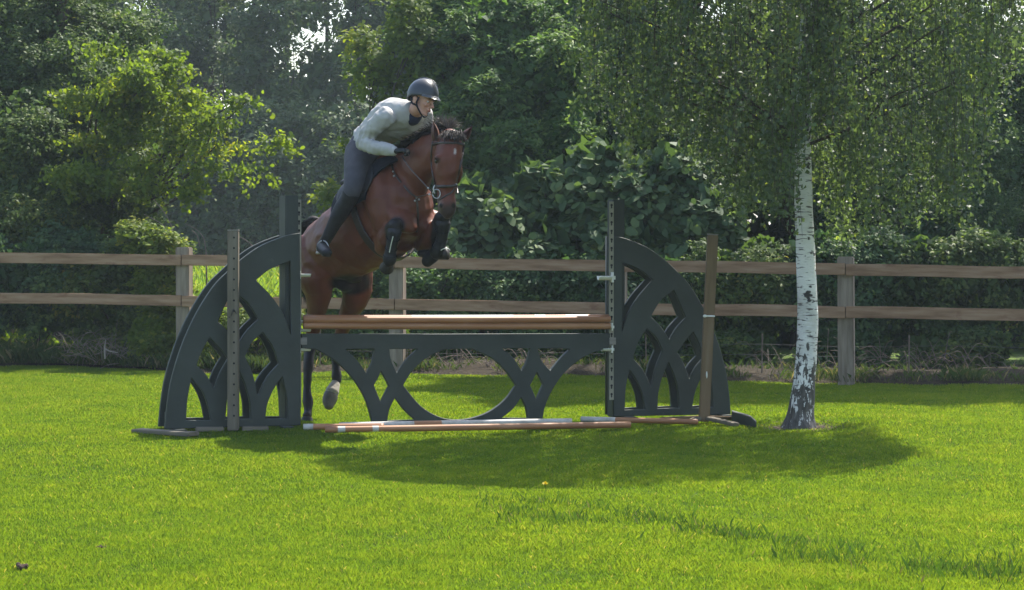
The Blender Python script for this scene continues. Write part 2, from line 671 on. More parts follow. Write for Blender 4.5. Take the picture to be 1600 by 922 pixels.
n = 2200000
u = rng.random(n)
y = 8.6 + (27.2 - 8.6) * u ** 1.25
x = rng.uniform(-1, 1, n) * (.25 * y + 1.0)
edge = 26.95 - .30 * (x + 6.0) + .18 * np.sin(x * 2.1) + .1 * np.sin(x * 5.3)
keep = (y < edge) & (np.hypot(x - 2.40, (y - 18.27)) > .20 + .28 * rng.random(n))
x, y = x[keep], y[keep]
n = len(x)
t1 = noise2(x, y, 1.2, .5); t2 = noise2(x, y, 3.8, 2.1); t3 = noise2(x, y, 11, 4.0)
h = .025 * (1 + .25 * t1 + .22 * t2 + .2 * t3) * rng.uniform(.6, 1.35, n)
tone = np.clip(.50 + .11 * t1 + .12 * t2 + .11 * t3 - .12 * (noise2(x, y, 2.1, 9.0) > .55) + rng.normal(0, .12, n), 0, .93)
tone[rng.random(n) < .016] = 1
# worn, drier patches
far = np.clip((y - 10) / 10, 0, 1)
w = rng.uniform(.0024, .0042, n) * (1 + .8 * far)
tag(blades('lawn_grass', x, y, h, w, rng.uniform(.1, .75, n), tone, M['grass'], ''),
    'short sunlit bright green grass covering the riding field', 'grass', kind='stuff')

# longer unmown grass band in the right foreground
n = 9500
u = rng.random(n)
x = -.1 + 3.3 * u + rng.normal(0, .08, n)
y = 12.35 - .95 * (x - .05) + .25 * np.sin(x * 2.7) + rng.normal(0, .34, n)
keep = noise2(x, y, 3.1, 1.0) + rng.random(n) * .9 > .45
x, y = x[keep], y[keep]; n = len(x)
h = rng.uniform(.03, .065, n) * (1 + .6 * (rng.random(n) < .06)) * (1 + .25 * noise2(x, y, 5, 2))
tone = np.clip(rng.normal(.33, .2, n), 0, 1); tone[rng.random(n) < .06] = 1
M['long_grass'] = leafy('long_lawn_grass_blade', [(0, (.036, .080, .018)), (.5, (.068, .125, .022)), (.9, (.10, .16, .04)), (1, (.17, .15, .09))], (1.3, 1.3, .4), .4, .45, .35)
tag(blades('long_grass', x, y, h, rng.uniform(.003, .0055, n), rng.uniform(.05, .6, n), tone, M['long_grass'], ''),
    'longer dark green unmown grass tufts in the right foreground', 'grass', kind='stuff')

# rough grass along the fence bottom
n = 70000
x = rng.uniform(-9, 9, n)
e = 26.8 - .30 * (x + 6.0)
y = e + np.abs(rng.normal(0, 1.1, n)) + .05
cl = noise2(x, y, 1.6, 3.0)
keep = (cl + rng.random(n) * 1.2 > np.where(x > -2.6, 1.05, .05))
x, y = x[keep], y[keep]; n = len(x)
h = rng.uniform(.06, .24, n) * (1 + .5 * noise2(x, y, 2, 1)) * np.where(x > -2.6, .6, 1.0)
tone = np.clip(rng.normal(.42, .28, n) + .2 * noise2(x, y, 2.2, 7), 0, 1)
tag(blades('rough_fence_grass', x, y, h, rng.uniform(.003, .007, n), rng.uniform(.1, .9, n), tone, M['dull_grass'], '', z=ground_z(x, y) + .05),
    'rough tall grass growing along the foot of the fence', 'grass', kind='stuff')

# meadow grass beyond the fence, seen in the gap on the left
n = 60000
y = 28.5 + 40 * rng.random(n) ** 1.6
x = rng.uniform(-.30, .05, n) * y
h = rng.uniform(.10, .28, n); tone = np.clip(rng.normal(.55, .2, n), 0, .95)
tag(blades('meadow_grass', x, y, h, rng.uniform(.014, .03, n), rng.uniform(.1, .8, n), tone, M['grass'], ''),
    'bright meadow grass beyond the fence in the gap between trees', 'grass', kind='stuff')
# ---------------------------------------------------------------- the post and rail fence
def fence_pt(px, py, off=0.0):
    k = (px - 800.0) / FPX
    Y = (25.1 + off) / (1 + .29 * k)
    return P(px, py, Y)


fdir = Vector((1, -.29, 0)).normalized()
fn = Vector((-.29, -1, 0)).normalized()           # towards the camera
fence = empty('wooden_fence', fence_pt(800, 590), 'long brown two-rail timber fence running along the back of the lawn', 'fence')


def top_y(px): return 403.0 + 22.5 * (px / 1600.0) ** 1.15 if px > 0 else 403.0 + .012 * px
def low_y(px): return 464.5 + 28.0 * (px / 1600.0) if px > 0 else 464.5 + .012 * px


posts_px = [-720, -385, -52, 289, 621, 967, 1323, 1684, 2040]
for px in posts_px:
    a = fence_pt(px, 500); a.z = gz(a.x, a.y) - .3
    b = fence_pt(px, top_y(px) - 20)
    lean = Vector((random.uniform(-.012, .012), 0, 0))
    o = beam('post', a, b + lean, .175, .13, M['fence_post'], fence, up=fn, bevel=.012)
for fy, offs in ((top_y, 0), (low_y, 0)):
    for p0, p1 in zip(posts_px, posts_px[1:]):
        a, b = fence_pt(p0 + .5, fy(p0) + random.uniform(-.8, .8)), fence_pt(p1 - .5, fy(p1) + random.uniform(-.8, .8))
        a += fn * .088; b += fn * .088
        r = beam('rail', a, b, .042, .128, M['fence_wood'], fence, up=(0, 0, 1), bevel=.005, wob=.012)

# low wire fence right behind it
wf = empty('wire_fence', fence_pt(800, 590, .55), 'thin low rusty wire fence strung just behind the timber fence', 'fence')
for fy in (529, 545):
    pts = [fence_pt(px, fy + 14 * px / 1600.0 + 1.5 * math.sin(px * .02), .55) for px in range(-60, 1700, 60)]
    bm = bmesh.new(); tube(bm, pts, .0025, 5, 2)
    mesh_obj('wire', bm, M['wire'], wf, True)
for px in (-30, 205, 500, 760, 1010, 1190, 1420, 1640):
    a = fence_pt(px, 560, .55); a.z = gz(a.x, a.y) - .1
    b = fence_pt(px + random.uniform(-3, 3), 512 + 14 * px / 1600.0, .55)
    bm = bmesh.new(); tube(bm, [a, (a + b) / 2, b], .009, 6, 2)
    mesh_obj('stake', bm, M['twig'], wf, True)


# ---------------------------------------------------------------- show jump
def plan_panel(name, outline, holes, thick, m, parent, base, phi, back=0.0, bevel=.006):
    """flat board cut to outline with holes; local x along the run, y up, z towards the back"""
    cu = bpy.data.curves.new('tmp', 'CURVE')
    cu.dimensions = '2D'
    cu.fill_mode = 'BOTH'
    cu.extrude = thick / 2 - bevel
    cu.bevel_depth = bevel
    cu.bevel_resolution = 1
    cu.offset = -bevel
    for poly in [outline] + holes:
        sp = cu.splines.new('POLY')
        sp.points.add(len(poly) - 1)
        for p, q in zip(sp.points, poly):
            p.co = (q[0], q[1], 0, 1)
        sp.use_cyclic_u = True
    t = bpy.data.objects.new('tmp', cu)
    col.objects.link(t)
    bpy.context.view_layer.update()
    me = bpy.data.meshes.new_from_object(t.evaluated_get(bpy.context.evaluated_depsgraph_get()))
    bpy.data.objects.remove(t); bpy.data.curves.remove(cu)
    me.name = name
    me.materials.clear(); me.materials.append(m)
    o = bpy.data.objects.new(name, me)
    e = Vector((math.cos(phi), math.sin(phi), 0))
    bk = Vector((-math.sin(phi), math.cos(phi), 0))
    mt = Matrix((e, Vector((0, 0, 1)), bk)).transposed().to_4x4()
    mt.translation = Vector(base) + bk * (back + thick / 2)
    o.matrix_basis = mt
    link(o, parent)
    return o


def poly(pts, corners):
    """smooth between corner indices"""
    n = len(pts)
    cs = sorted(corners)
    out = []
    for i, c in enumerate(cs):
        d = cs[(i + 1) % len(cs)]
        seq = []
        k = c
        while True:
            seq.append(pts[k % n])
            if k % n == d: break
            k += 1
        s = catmull(seq, 7 if len(seq) > 2 else 1)
        out += [tuple(q) for q in s[:-1]]
    return out


def z2(x, y): return (200 + x / 2.25, 290 + y / 2.2488)


OUT = [(130, 862), (137, 780), (153, 680), (190, 560), (240, 450), (300, 355), (350, 303), (400, 258), (470, 210), (555, 176), (606, 166), (608, 858)]
HOLES = [
    ([(205, 825), (209, 755), (223, 676), (258, 718), (280, 770), (292, 825)], (0, 2, 5)),
    ([(343, 822), (351, 740), (367, 690), (388, 645), (412, 700), (428, 760), (432, 820)], (0, 3, 6)),
    ([(483, 820), (490, 770), (511, 718), (543, 670), (558, 735), (563, 820)], (0, 3, 5)),
    ([(287, 533), (320, 568), (352, 608), (325, 655), (303, 713), (275, 665), (241, 631), (262, 580)], (0, 2, 4, 6)),
    ([(474, 516), (508, 565), (530, 626), (488, 675), (457, 738), (438, 660), (411, 600), (438, 550)], (0, 2, 4, 6)),
    ([(366, 372), (420, 412), (459, 470), (420, 508), (384, 560), (355, 515), (317, 478), (340, 425)], (0, 2, 4, 6)),
    ([(450, 332), (500, 294), (571, 265), (574, 526), (545, 450), (505, 390)], (0, 2, 3)),
]
PHI_L = R(20)
base_L = Vector(P(469.5, 671.5, 18.1)); base_L.z = 0
loc_out = [hit_plane(*z2(*p), base_L, PHI_L) for p in OUT]
loc_out = [(x, max(y, .035)) for x, y in loc_out]
loc_holes = [([hit_plane(*z2(*p), base_L, PHI_L) for p in h], c) for h, c in HOLES]
out_L = poly(loc_out, (0, 10, 11))
holes_L = [poly(h, c) for h, c in loc_holes]


def wing(base, phi, sx, label, gap, post_h, sy=1.0):
    w = empty('jump_wing', base, label, 'jump wing', 'pair of arched show-jump wings')
    fl = lambda L: [(x * sx, y * sy) for x, y in L]
    e = Vector((math.cos(phi), math.sin(phi), 0)); bk = Vector((-math.sin(phi), math.cos(phi), 0))
    plan_panel('front_panel', fl(out_L), [fl(h) for h in holes_L], .045, M['green_paint'], w, base, phi)
    plan_panel('rear_panel', fl(out_L), [fl(h) for h in holes_L], .045, M['green_paint'], w, base, phi, back=gap)
    s = -1 if sx > 0 else 1
    c = base + e * (s * .060) + bk * (.048 + (gap - .051) / 2)
    beam('inner_post', c + Vector((0, 0, .03)), c + Vector((0, 0, post_h)), .110, gap - .055, M['green_paint'], w, up=bk, bevel=.006)
    # short spacer blocks between the two boards at the outer foot
    x1 = min(x for x, y in loc_out) * sx
    c = base + e * (x1 - (.09 if x1 > 0 else -.09)) + bk * (.048 + (gap - .051) / 2)
    beam('spacer', c + Vector((0, 0, .045)), c + Vector((0, 0, .16)), .09, gap - .055, M['green_paint'], w, up=bk)
    # feet running front to back
    for u in ((-.13, -1.02) if sx > 0 else (.13, 1.00)):
        a = base + e * u - bk * .12; b = base + e * u + bk * (gap + .25)
        beam('foot', a + Vector((0, 0, .018)), b + Vector((0, 0, .018)), .10, .036, M['green_paint'], w)
    return w, e, bk


GAP_L, GAP_R = .27, .22
wl, eL, bL = wing(base_L, PHI_L, 1.0, 'dark green arched openwork jump wing left of the poles', GAP_L, 1.935)
PHI_R = R(14)
base_R = Vector(P(959, 657.5, 19.0)); base_R.z = 0
wr, eR, bR = wing(base_R, PHI_R, -.955, 'dark green arched openwork jump wing beside the birch, right of the poles', GAP_R, 1.92, .985)

# foot boards lying out at both sides
a, b = P(213, 679.5, 17.65), P(303, 684.0, 17.32)
a.z = b.z = .03
beam('foot_board', a, b, .14, .030, M['old_post'], wl)
bm = bmesh.new()
v = []
p0, p1 = P(1143, 664, 18.75), P(1182, 671, 18.25)
for yo in (0, .16):
    for (t, zz) in ((0, .0), (1, .0), (1, .05), (.75, .085), (0, .10)):
        q = p0.lerp(p1, t); q.z = zz
        q += Vector((.1, 1, 0)).normalized() * yo
        v.append(bm.verts.new(q))
bm.faces.new(v[:5]); bm.faces.new(v[9:4:-1])
for i in range(5):
    j = (i + 1) % 5
    bm.faces.new((v[j], v[i], v[5 + i], v[5 + j]))
bmesh.ops.recalc_face_normals(bm, faces=bm.faces)
bmesh.ops.bevel(bm, geom=bm.edges[:], offset=.005, affect='EDGES')
mesh_obj('foot_block', bm, M['green_paint'], wr)


# ---- cup tracks with keyholes, and cups
def track(wingo, base, e, bk, u, d, z0, z1):
    """slotted strip fixed to the inner side of the post"""
    c = base + e * u + bk * d
    nrm = -bk
    t = beam('cup_track', c + Vector((0, 0, z0)), c + Vector((0, 0, z1)), .040, .006, M['track'], wingo, up=nrm, bevel=.001)
    bm = bmesh.new()
    z = z0 + .05
    L = z1 - z0
    while z < z1 - .03:
        cc = c + nrm * .0045 + Vector((0, 0, z))
        for (r, dz) in ((.0105, 0), (.006, -.018)):
            res = bmesh.ops.create_circle(bm, cap_ends=True, segments=12, radius=r)
            for q in res['verts']:
                l = q.co.copy()
                q.co = cc + e * l.x + Vector((0, 0, l.y * (1 if r > .008 else 1.9) + dz))
        z += .0745
    absorb(t, bm, M['hole'])
    return t


def cup(name, wingo, c, side, along, m, big=1.0):
    """dished pole cup with its bracket; side points to the pole, along is the pole-supporting direction"""
    bm = bmesh.new()
    up = Vector((0, 0, 1))
    fr = along
    # bracket plate, pin and half-round dish
    for lo, hi in (((-.012, -.028, -.03), (.0, .028, .035)), ((-.028, -.012, -.012), (-.008, .012, .012))):
        res = bmesh.ops.create_cube(bm, size=1)
        for v_ in res['verts']:
            l = [(lo[i] + hi[i]) / 2 + v_.co[i] * (hi[i] - lo[i]) for i in range(3)]
            v_.co = c + (side * l[0] + fr * l[1] + up * l[2]) * big
    prev = None
    for i in range(9):
        th = R(200 + 140 * i / 8)
        ring = []
        for x_, rr in ((-.002, .038), (.085, .038), (.085, .031), (-.002, .031)):
            ring.append(bm.verts.new(c + (side * x_ + fr * (rr * math.cos(th)) + up * (rr * math.sin(th) + .022)) * big))
        if prev:
            for k in range(4):
                bm.faces.new((prev[k], prev[(k + 1) % 4], ring[(k + 1) % 4], ring[k]))
        else:
            bm.faces.new(ring)
        prev = ring
    bm.faces.new(prev[::-1])
    bmesh.ops.recalc_face_normals(bm, faces=bm.faces)
    bmesh.ops.bevel(bm, geom=bm.edges[:], offset=.0015, affect='EDGES')
    return mesh_obj(name, bm, m, wingo)


def on_track(base, e, bk, u, d, py):
    q = base + e * u + bk * d
    return Vector((q.x, q.y, CAM_H - (py - HORIZON) / FPX * q.y))


uR, dR = -.012, .035
track(wr, base_R, eR, bR, -.022, -.005, .18, 1.90)
for py in (434, 511, 546):
    c = on_track(base_R, eR, bR, -.03, -.012, py)
    cup('pole_cup', wr, c, -eR, bR, M['plastic'], 1.35 if py == 434 else 1.0)
track(wl, base_L, eL, bL, .006, .075, .18, 1.90)
for py in (430, 503, 516, 546):
    c = on_track(base_L, eL, bL, .018, .08, py)
    cup('pole_cup', wl, c, eL, bL, M['plastic'])

# ---- upper poles
gL = base_L + eL * .02 + bL * .06
gR = base_R - eR * .03 + bR * .0


def pole_mat(name, bands):
    """varnished pole with painted white bands; bands = list of (x0, x1) in metres along it"""
    m, nt, out = node_mat(name)
    f = noise_fac(nt, 6, 6, stretch=(.35, 2, 2))
    c = ramp(nt, f, [(.25, (.22, .085, .035)), (.55, (.33, .145, .06)), (.8, (.42, .22, .11))])
    tc = N(nt, 'ShaderNodeTexCoord'); sx_ = N(nt, 'ShaderNodeSeparateXYZ')
    nt.links.new(tc.outputs['Object'], sx_.inputs[0])
    white = ramp(nt, noise_fac(nt, 14, 5), [(.3, (.34, .31, .27)), (.7, (.56, .53, .48))])
    for a, b in bands:
        g = N(nt, 'ShaderNodeMath', operation='COMPARE')
        g.inputs[1].default_value = (a + b) / 2
        g.inputs[2].default_value = (b - a) / 2
        nt.links.new(sx_.outputs['X'], g.inputs[0])
        c = mix_col(nt, g.outputs[0], c, white)
    b_ = N(nt, 'ShaderNodeBsdfPrincipled')
    nt.links.new(c, b_.inputs['Base Color'])
    b_.inputs['Roughness'].default_value = .5
    nt.links.new(bump(nt, noise_fac(nt, 20, 5, stretch=(.3, 2, 2)), .2, .004), b_.inputs['Normal'])
    nt.links.new(b_.outputs[0], out.inputs[0])
    return m


pole_grp = 'poles of the show jump'
YL, YR = 18.12, 18.93
for name, (x0, y0, x1, y1), dy, r, mt, lab in (
        ('jump_pole', (474, 499.3, 953, 498.8), .0, .0285, pole_mat('banded_pole_paint', []), 'upper front brown varnished jump pole resting on the cups'),
        ('jump_pole', (474, 508.8, 953, 509.5), .0, .0275, M['brown_pole'], 'lower brown varnished jump pole just above the arched filler board'),
        ('jump_pole', (474, 497.2, 953, 496.0), .22, .0285, pole_mat('glare_centre_pole_paint', [(.93, 1.83), (2.02, 2.12), (2.3, 2.5)]), 'rear upper jump pole with its middle painted white as glare, behind the brown one')):  # white bands stand in for glare along a plain brown pole
    a, b = P(x0, y0, YL + dy), P(x1, y1, YR + dy)
    if dy: a, b = P(x0, y0, YL + dy), P(x1, y1, YR + dy - .05)
    tag(rod(name, a, b, r, mt, sag=.004), lab, 'jump pole', pole_grp)


def ground_pole(x0, y0, x1, y1, r, mt, lab):
    def g(px, py):
        # the pole's middle line stands r above the lawn
        Y = (CAM_H - r - .02) * FPX / (py - HORIZON)
        return P(px, py, Y)
    return tag(rod('ground_pole', g(x0, y0), g(x1, y1), r, mt), lab, 'ground pole', 'poles lying on the grass under the jump')


ground_pole(474, 667.2, 600, 666.6, .026, pole_mat('short_ground_pole_paint', [(.0, .08)]), 'short brown ground pole lying at the foot of the left wing')
ground_pole(530, 664.8, 893, 658.3, .026, pole_mat('white_ground_pole_paint', [(-.1, .62), (.85, 2.4)]), 'long ground pole with white painted bands lying behind the front one')
ground_pole(508, 671.5, 985, 663.5, .026, pole_mat('red_ground_pole_paint', [(.10, .16), (.38, .43), (2.58, 2.64)]), 'front red-brown ground pole with narrow white rings')
ground_pole(908, 655.0, 1090, 659.0, .023, pole_mat('right_ground_pole_paint', [(-.1, .30)]), 'ground pole with a white end lying under the right wing')

# ---- arched filler
def z3(x, y): return (440 + x / 2.963, 420 + y / 2.9643)


PHI_F = math.atan2(.83, 2.66)
base_F = Vector(P(472, 671, 18.14)); base_F.z = 0
FO = [(93, 301), (700, 302), (1522, 300), (1519, 366), (1440, 390), (1380, 422), (1310, 482), (1255, 560), (1220, 640), (1205, 722),
      (800, 728), (424, 742), (412, 680), (385, 598), (335, 515), (280, 455), (225, 410), (160, 374), (93, 368)]
FH = [
    ([(296, 373), (365, 372), (430, 371), (420, 430), (393, 484), (350, 424)], (0, 2, 4)),
    ([(499, 372), (565, 372), (631, 372), (580, 420), (534, 484), (508, 425)], (0, 2, 4)),
    ([(1020, 369), (1090, 369), (1152, 369), (1138, 425), (1113, 474), (1070, 410)], (0, 2, 4)),
    ([(1186, 368), (1260, 370), (1336, 372), (1290, 418), (1245, 472), (1203, 425)], (0, 2, 4)),
    ([(460, 474), (480, 508), (497, 545), (478, 580), (460, 617), (443, 578), (428, 540), (446, 507)], (0, 2, 4, 6)),
    ([(1182, 478), (1198, 508), (1212, 536), (1197, 570), (1181, 607), (1165, 570), (1151, 540), (1168, 508)], (0, 2, 4, 6)),
    ([(490, 704), (500, 650), (526, 597), (566, 652), (617, 700)], (0, 2, 4)),
    ([(1019, 692), (1070, 650), (1110, 596), (1131, 640), (1141, 692)], (0, 2, 4)),
    ([(563, 540), (608, 470), (680, 408), (760, 372), (880, 371), (970, 412), (1035, 470), (1086, 540), (1030, 612), (950, 668),
      (850, 697), (750, 692), (650, 640)], (0, 3, 4, 7)),
]
filler = empty('arched_filler', base_F, 'dark green openwork filler board with crossing arches hung under the poles', 'jump filler')
lo = [hit_plane(*z3(*p), base_F, PHI_F) for p in FO]
lh = [poly([hit_plane(*z3(*p), base_F, PHI_F) for p in h], c) for h, c in FH]
plan_panel('arched_board', poly(lo, (0, 1, 2, 3, 9, 10, 11, 17, 18)), lh, .055, M['green_paint'], filler, base_F, PHI_F, bevel=.005)
for px in (470, 953):
    u, v_ = hit_plane(px + 4, 533, base_F, PHI_F)
    e = Vector((math.cos(PHI_F), math.sin(PHI_F), 0)); bk = Vector((-math.sin(PHI_F), math.cos(PHI_F), 0))
    c = base_F + e * u + Vector((0, 0, v_)) - bk * .004
    beam('hanging_plate', c - e * .03, c + e * .03, .004, .06, M['grey_board'], filler, bevel=.001)


# ---------------------------------------------------------------- two free-standing slotted posts
def slotted_post(name, bx, by, tx, ty, wpx, m, label, holes=True):
    Y = CAM_H * FPX / (by - HORIZON)
    a = P(bx, by, Y); a.z = .02
    b = P(tx, ty, Y)
    s = empty(name, a, label, 'post', 'free-standing posts in front of the wings')
    w = wpx / FPX * Y
    ax = (b - a).normalized()
    nrm = Vector((0, -1, 0)); nrm = (nrm - ax * nrm.dot(ax)).normalized()
    sh = beam('shaft', a, b, w, w * .9, m, s, up=nrm, bevel=.006)
    cap_ = beam('cap', b + ax * .001, b + ax * .012, w * 1.05, w * .95, M['grey_board'], s, up=nrm, bevel=.003)
    if holes:
        bm = bmesh.new()
        L = (b - a).length
        side = ax.cross(nrm)
        z = .12
        while z < L - .05:
            res = bmesh.ops.create_circle(bm, cap_ends=True, segments=10, radius=.0085)
            c = a + ax * z + nrm * (w * .45 + .0015) + side * (w * .12)
            for q in res['verts']:
                l = q.co.copy(); q.co = c + side * l.x + ax * l.y
            z += .085
        absorb(sh, bm, M['hole'])
    return s, a, b, ax, nrm, w


s1, a1, b1, ax1, n1, w1 = slotted_post('slotted_post', 364.5, 676, 364.5, 361, 17.2, M['old_post'], 'grey-brown timber post with peg holes in front of the left wing')
for q in (Vector((-.30, -.05, 0)), Vector((.28, .05, 0))):
    st = a1 + q * .25; en = a1 + q
    st.z = en.z = .03
    beam('foot', st, en, .10, .035, M['old_post'], s1)
bm = bmesh.new()
tube(bm, [a1 + Vector((.03 - .06 * i / 6, -.055 - .02 * math.sin(i), .95 + .035 * math.sin(i * .9))) for i in range(7)], .004, 6)
mesh_obj('wire_loop', bm, M['wire'], s1, True)
s2, a2, b2, ax2, n2, w2 = slotted_post('slotted_post', 1100, 662, 1113.5, 367.5, 16.5, M['brown_post'], 'leaning brown timber post in front of the right wing', holes=False)
for q in (Vector((.24, -.35, 0)), Vector((-.35, .25, 0)), Vector((.30, .30, 0)), Vector((-.15, -.12, 0))):
    st = a2 + q.normalized() * .06; en = a2 + q
    st.z, en.z = .05, .02
    beam('foot', st, en, .075, .03, M['brown_post'] if q.y > 0 else M['old_post'], s2)
for dz, ln in ((.90, .055), (.40, .018)):
    c = a2 + ax2 * dz + n2 * (w2 * .45 + .004)
    bm = bmesh.new()
    ball(bm, c + Vector((-ln * .7 if ln > .03 else 0, -.01, 0)), (.018 if ln > .03 else .007, .012, .013 if ln > .03 else .03))
    if ln > .03: tube(bm, [c + Vector((-.03, -.008, 0)), c + Vector((.04, -.004, -.002))], .008, 6)
    mesh_obj('pin', bm, M['plastic'], s2, True)
# ---------------------------------------------------------------- leaves, crowns, trees
def unit(v):
    return v / np.maximum(np.linalg.norm(v, axis=1), 1e-9)[:, None]


def leaf_mesh(name, C, size, m, parent, tone, nrm=None, shape='leaf', aspect=.55, axis=None, flat=.6):
    """C centres; leaves are small folded blades with random lie around nrm"""
    n = len(C)
    r = unit(rng.normal(size=(n, 3)))
    nn = r if nrm is None else unit(nrm * flat + r * (1 - flat))
    a = rng.normal(size=(n, 3)) if axis is None else axis + rng.normal(size=(n, 3)) * .35
    a = unit(a - nn * np.sum(a * nn, 1)[:, None])
    b = np.cross(nn, a)
    s = size[:, None]
    if shape == 'leaf':
        V = np.empty((n, 4, 3))
        V[:, 0] = C - a * s * .5
        V[:, 1] = C + b * s * aspect * .5 + nn * s * .10 + a * s * .04
        V[:, 2] = C + a * s * .5 - nn * s * .10
        V[:, 3] = C - b * s * aspect * .5 + nn * s * .10 + a * s * .04
        k = 4
    else:
        prof = [(-.42, 0), (-.36, .30), (.02, .46), (.34, .26), (.55, 0), (.34, -.26), (.02, -.46), (-.36, -.30)]
        V = np.empty((n, 8, 3))
        for i, (u, v) in enumerate(prof):
            V[:, i] = C + a * s * u + b * s * v * aspect / .55 * .9 + nn * s * (.12 * abs(v) - .10 * u * u)
        k = 8
    return fast_mesh(name, V.reshape(-1, 3), n, k, m, parent, {'tone': np.clip(tone, 0, 1)})


def sprays(start, d, L, per, spread, droop, jit):
    """leaf positions along short leafy shoots; returns centres, shoot dirs, shoot ids, parameter"""
    n = len(start)
    t = rng.random((n, per)) ** .8
    side = unit(np.cross(d, np.array([0, 0, 1.0]) + rng.normal(size=(n, 3)) * .35))
    w = (spread * (1 - .55 * t) * np.sign(rng.random((n, per)) - .5) * rng.random((n, per)))
    C = start[:, None, :] + d[:, None, :] * (L[:, None] * t)[..., None] + side[:, None, :] * w[..., None]
    C[..., 2] -= droop * (t ** 2) * L[:, None]
    C += rng.normal(size=C.shape) * jit
    ids = np.repeat(np.arange(n), per)
    return C.reshape(-1, 3), np.repeat(d, per, axis=0), ids, t.reshape(-1)


def in_lobes(n, lobes, rmin=.55, front=True):
    """random points near the shells of ellipsoid lobes, with outward directions, weighted by lobe area"""
    wts = np.array([l[3] * l[5] + l[3] * l[4] + l[4] * l[5] for l in lobes])
    wts = wts * np.array([l[6] if len(l) > 6 else 1 for l in lobes])
    ch = rng.choice(len(lobes), n, p=wts / wts.sum())
    L = np.array([l[:6] for l in lobes])[ch]
    d = unit(rng.normal(size=(n, 3)))
    if front:       # more shoots on the side that can be seen and on top
        flip = (d[:, 1] > .2) & (rng.random(n) < .6)
        d[flip, 1] *= -1
    rr = rmin + (1.0 - rmin) * rng.random(n) ** .6
    p = L[:, :3] + d * L[:, 3:6] * rr[:, None]
    o = unit(d / L[:, 3:6])
    return p, o, rr, ch


def clumped(lobes, k=11, lo=.26, hi=.44):
    """break big lobes into leafy clumps so that dark gaps open between them"""
    out = []
    for l in lobes:
        m = max(3, int(k * min(1.6, (l[3] * l[5]) / .5 + .35)))
        for _ in range(m):
            d = rng.normal(size=3); d /= np.linalg.norm(d)
            if d[1] > .25: d[1] *= -1
            r = rng.uniform(.45, .92)
            s = rng.uniform(lo, hi)
            q = [l[i] + d[i] * l[3 + i] * r for i in range(3)]
            rx = max(l[3] * s * rng.uniform(.8, 1.4), .10); rz = max(l[5] * s * rng.uniform(.55, .95), .08)
            out.append((q[0], q[1], q[2], rx, max(l[4] * s, .12), rz, l[6] if len(l) > 6 else 1))
    return out


def limb(bm, a, b, r0, r1, bend=.12):
    a, b = Vector(a), Vector(b)
    m1 = a.lerp(b, .35) + Vector((random.uniform(-1, 1), random.uniform(-1, 1), random.uniform(-.2, .6))) * bend * (b - a).length
    m2 = a.lerp(b, .7) + Vector((random.uniform(-1, 1), random.uniform(-1, 1), random.uniform(-.3, .6))) * bend * .7 * (b - a).length
    tube(bm, [a, m1, m2, b], [r0, r0 * .75 + r1 * .25, r0 * .4 + r1 * .6, r1], 7, 4)


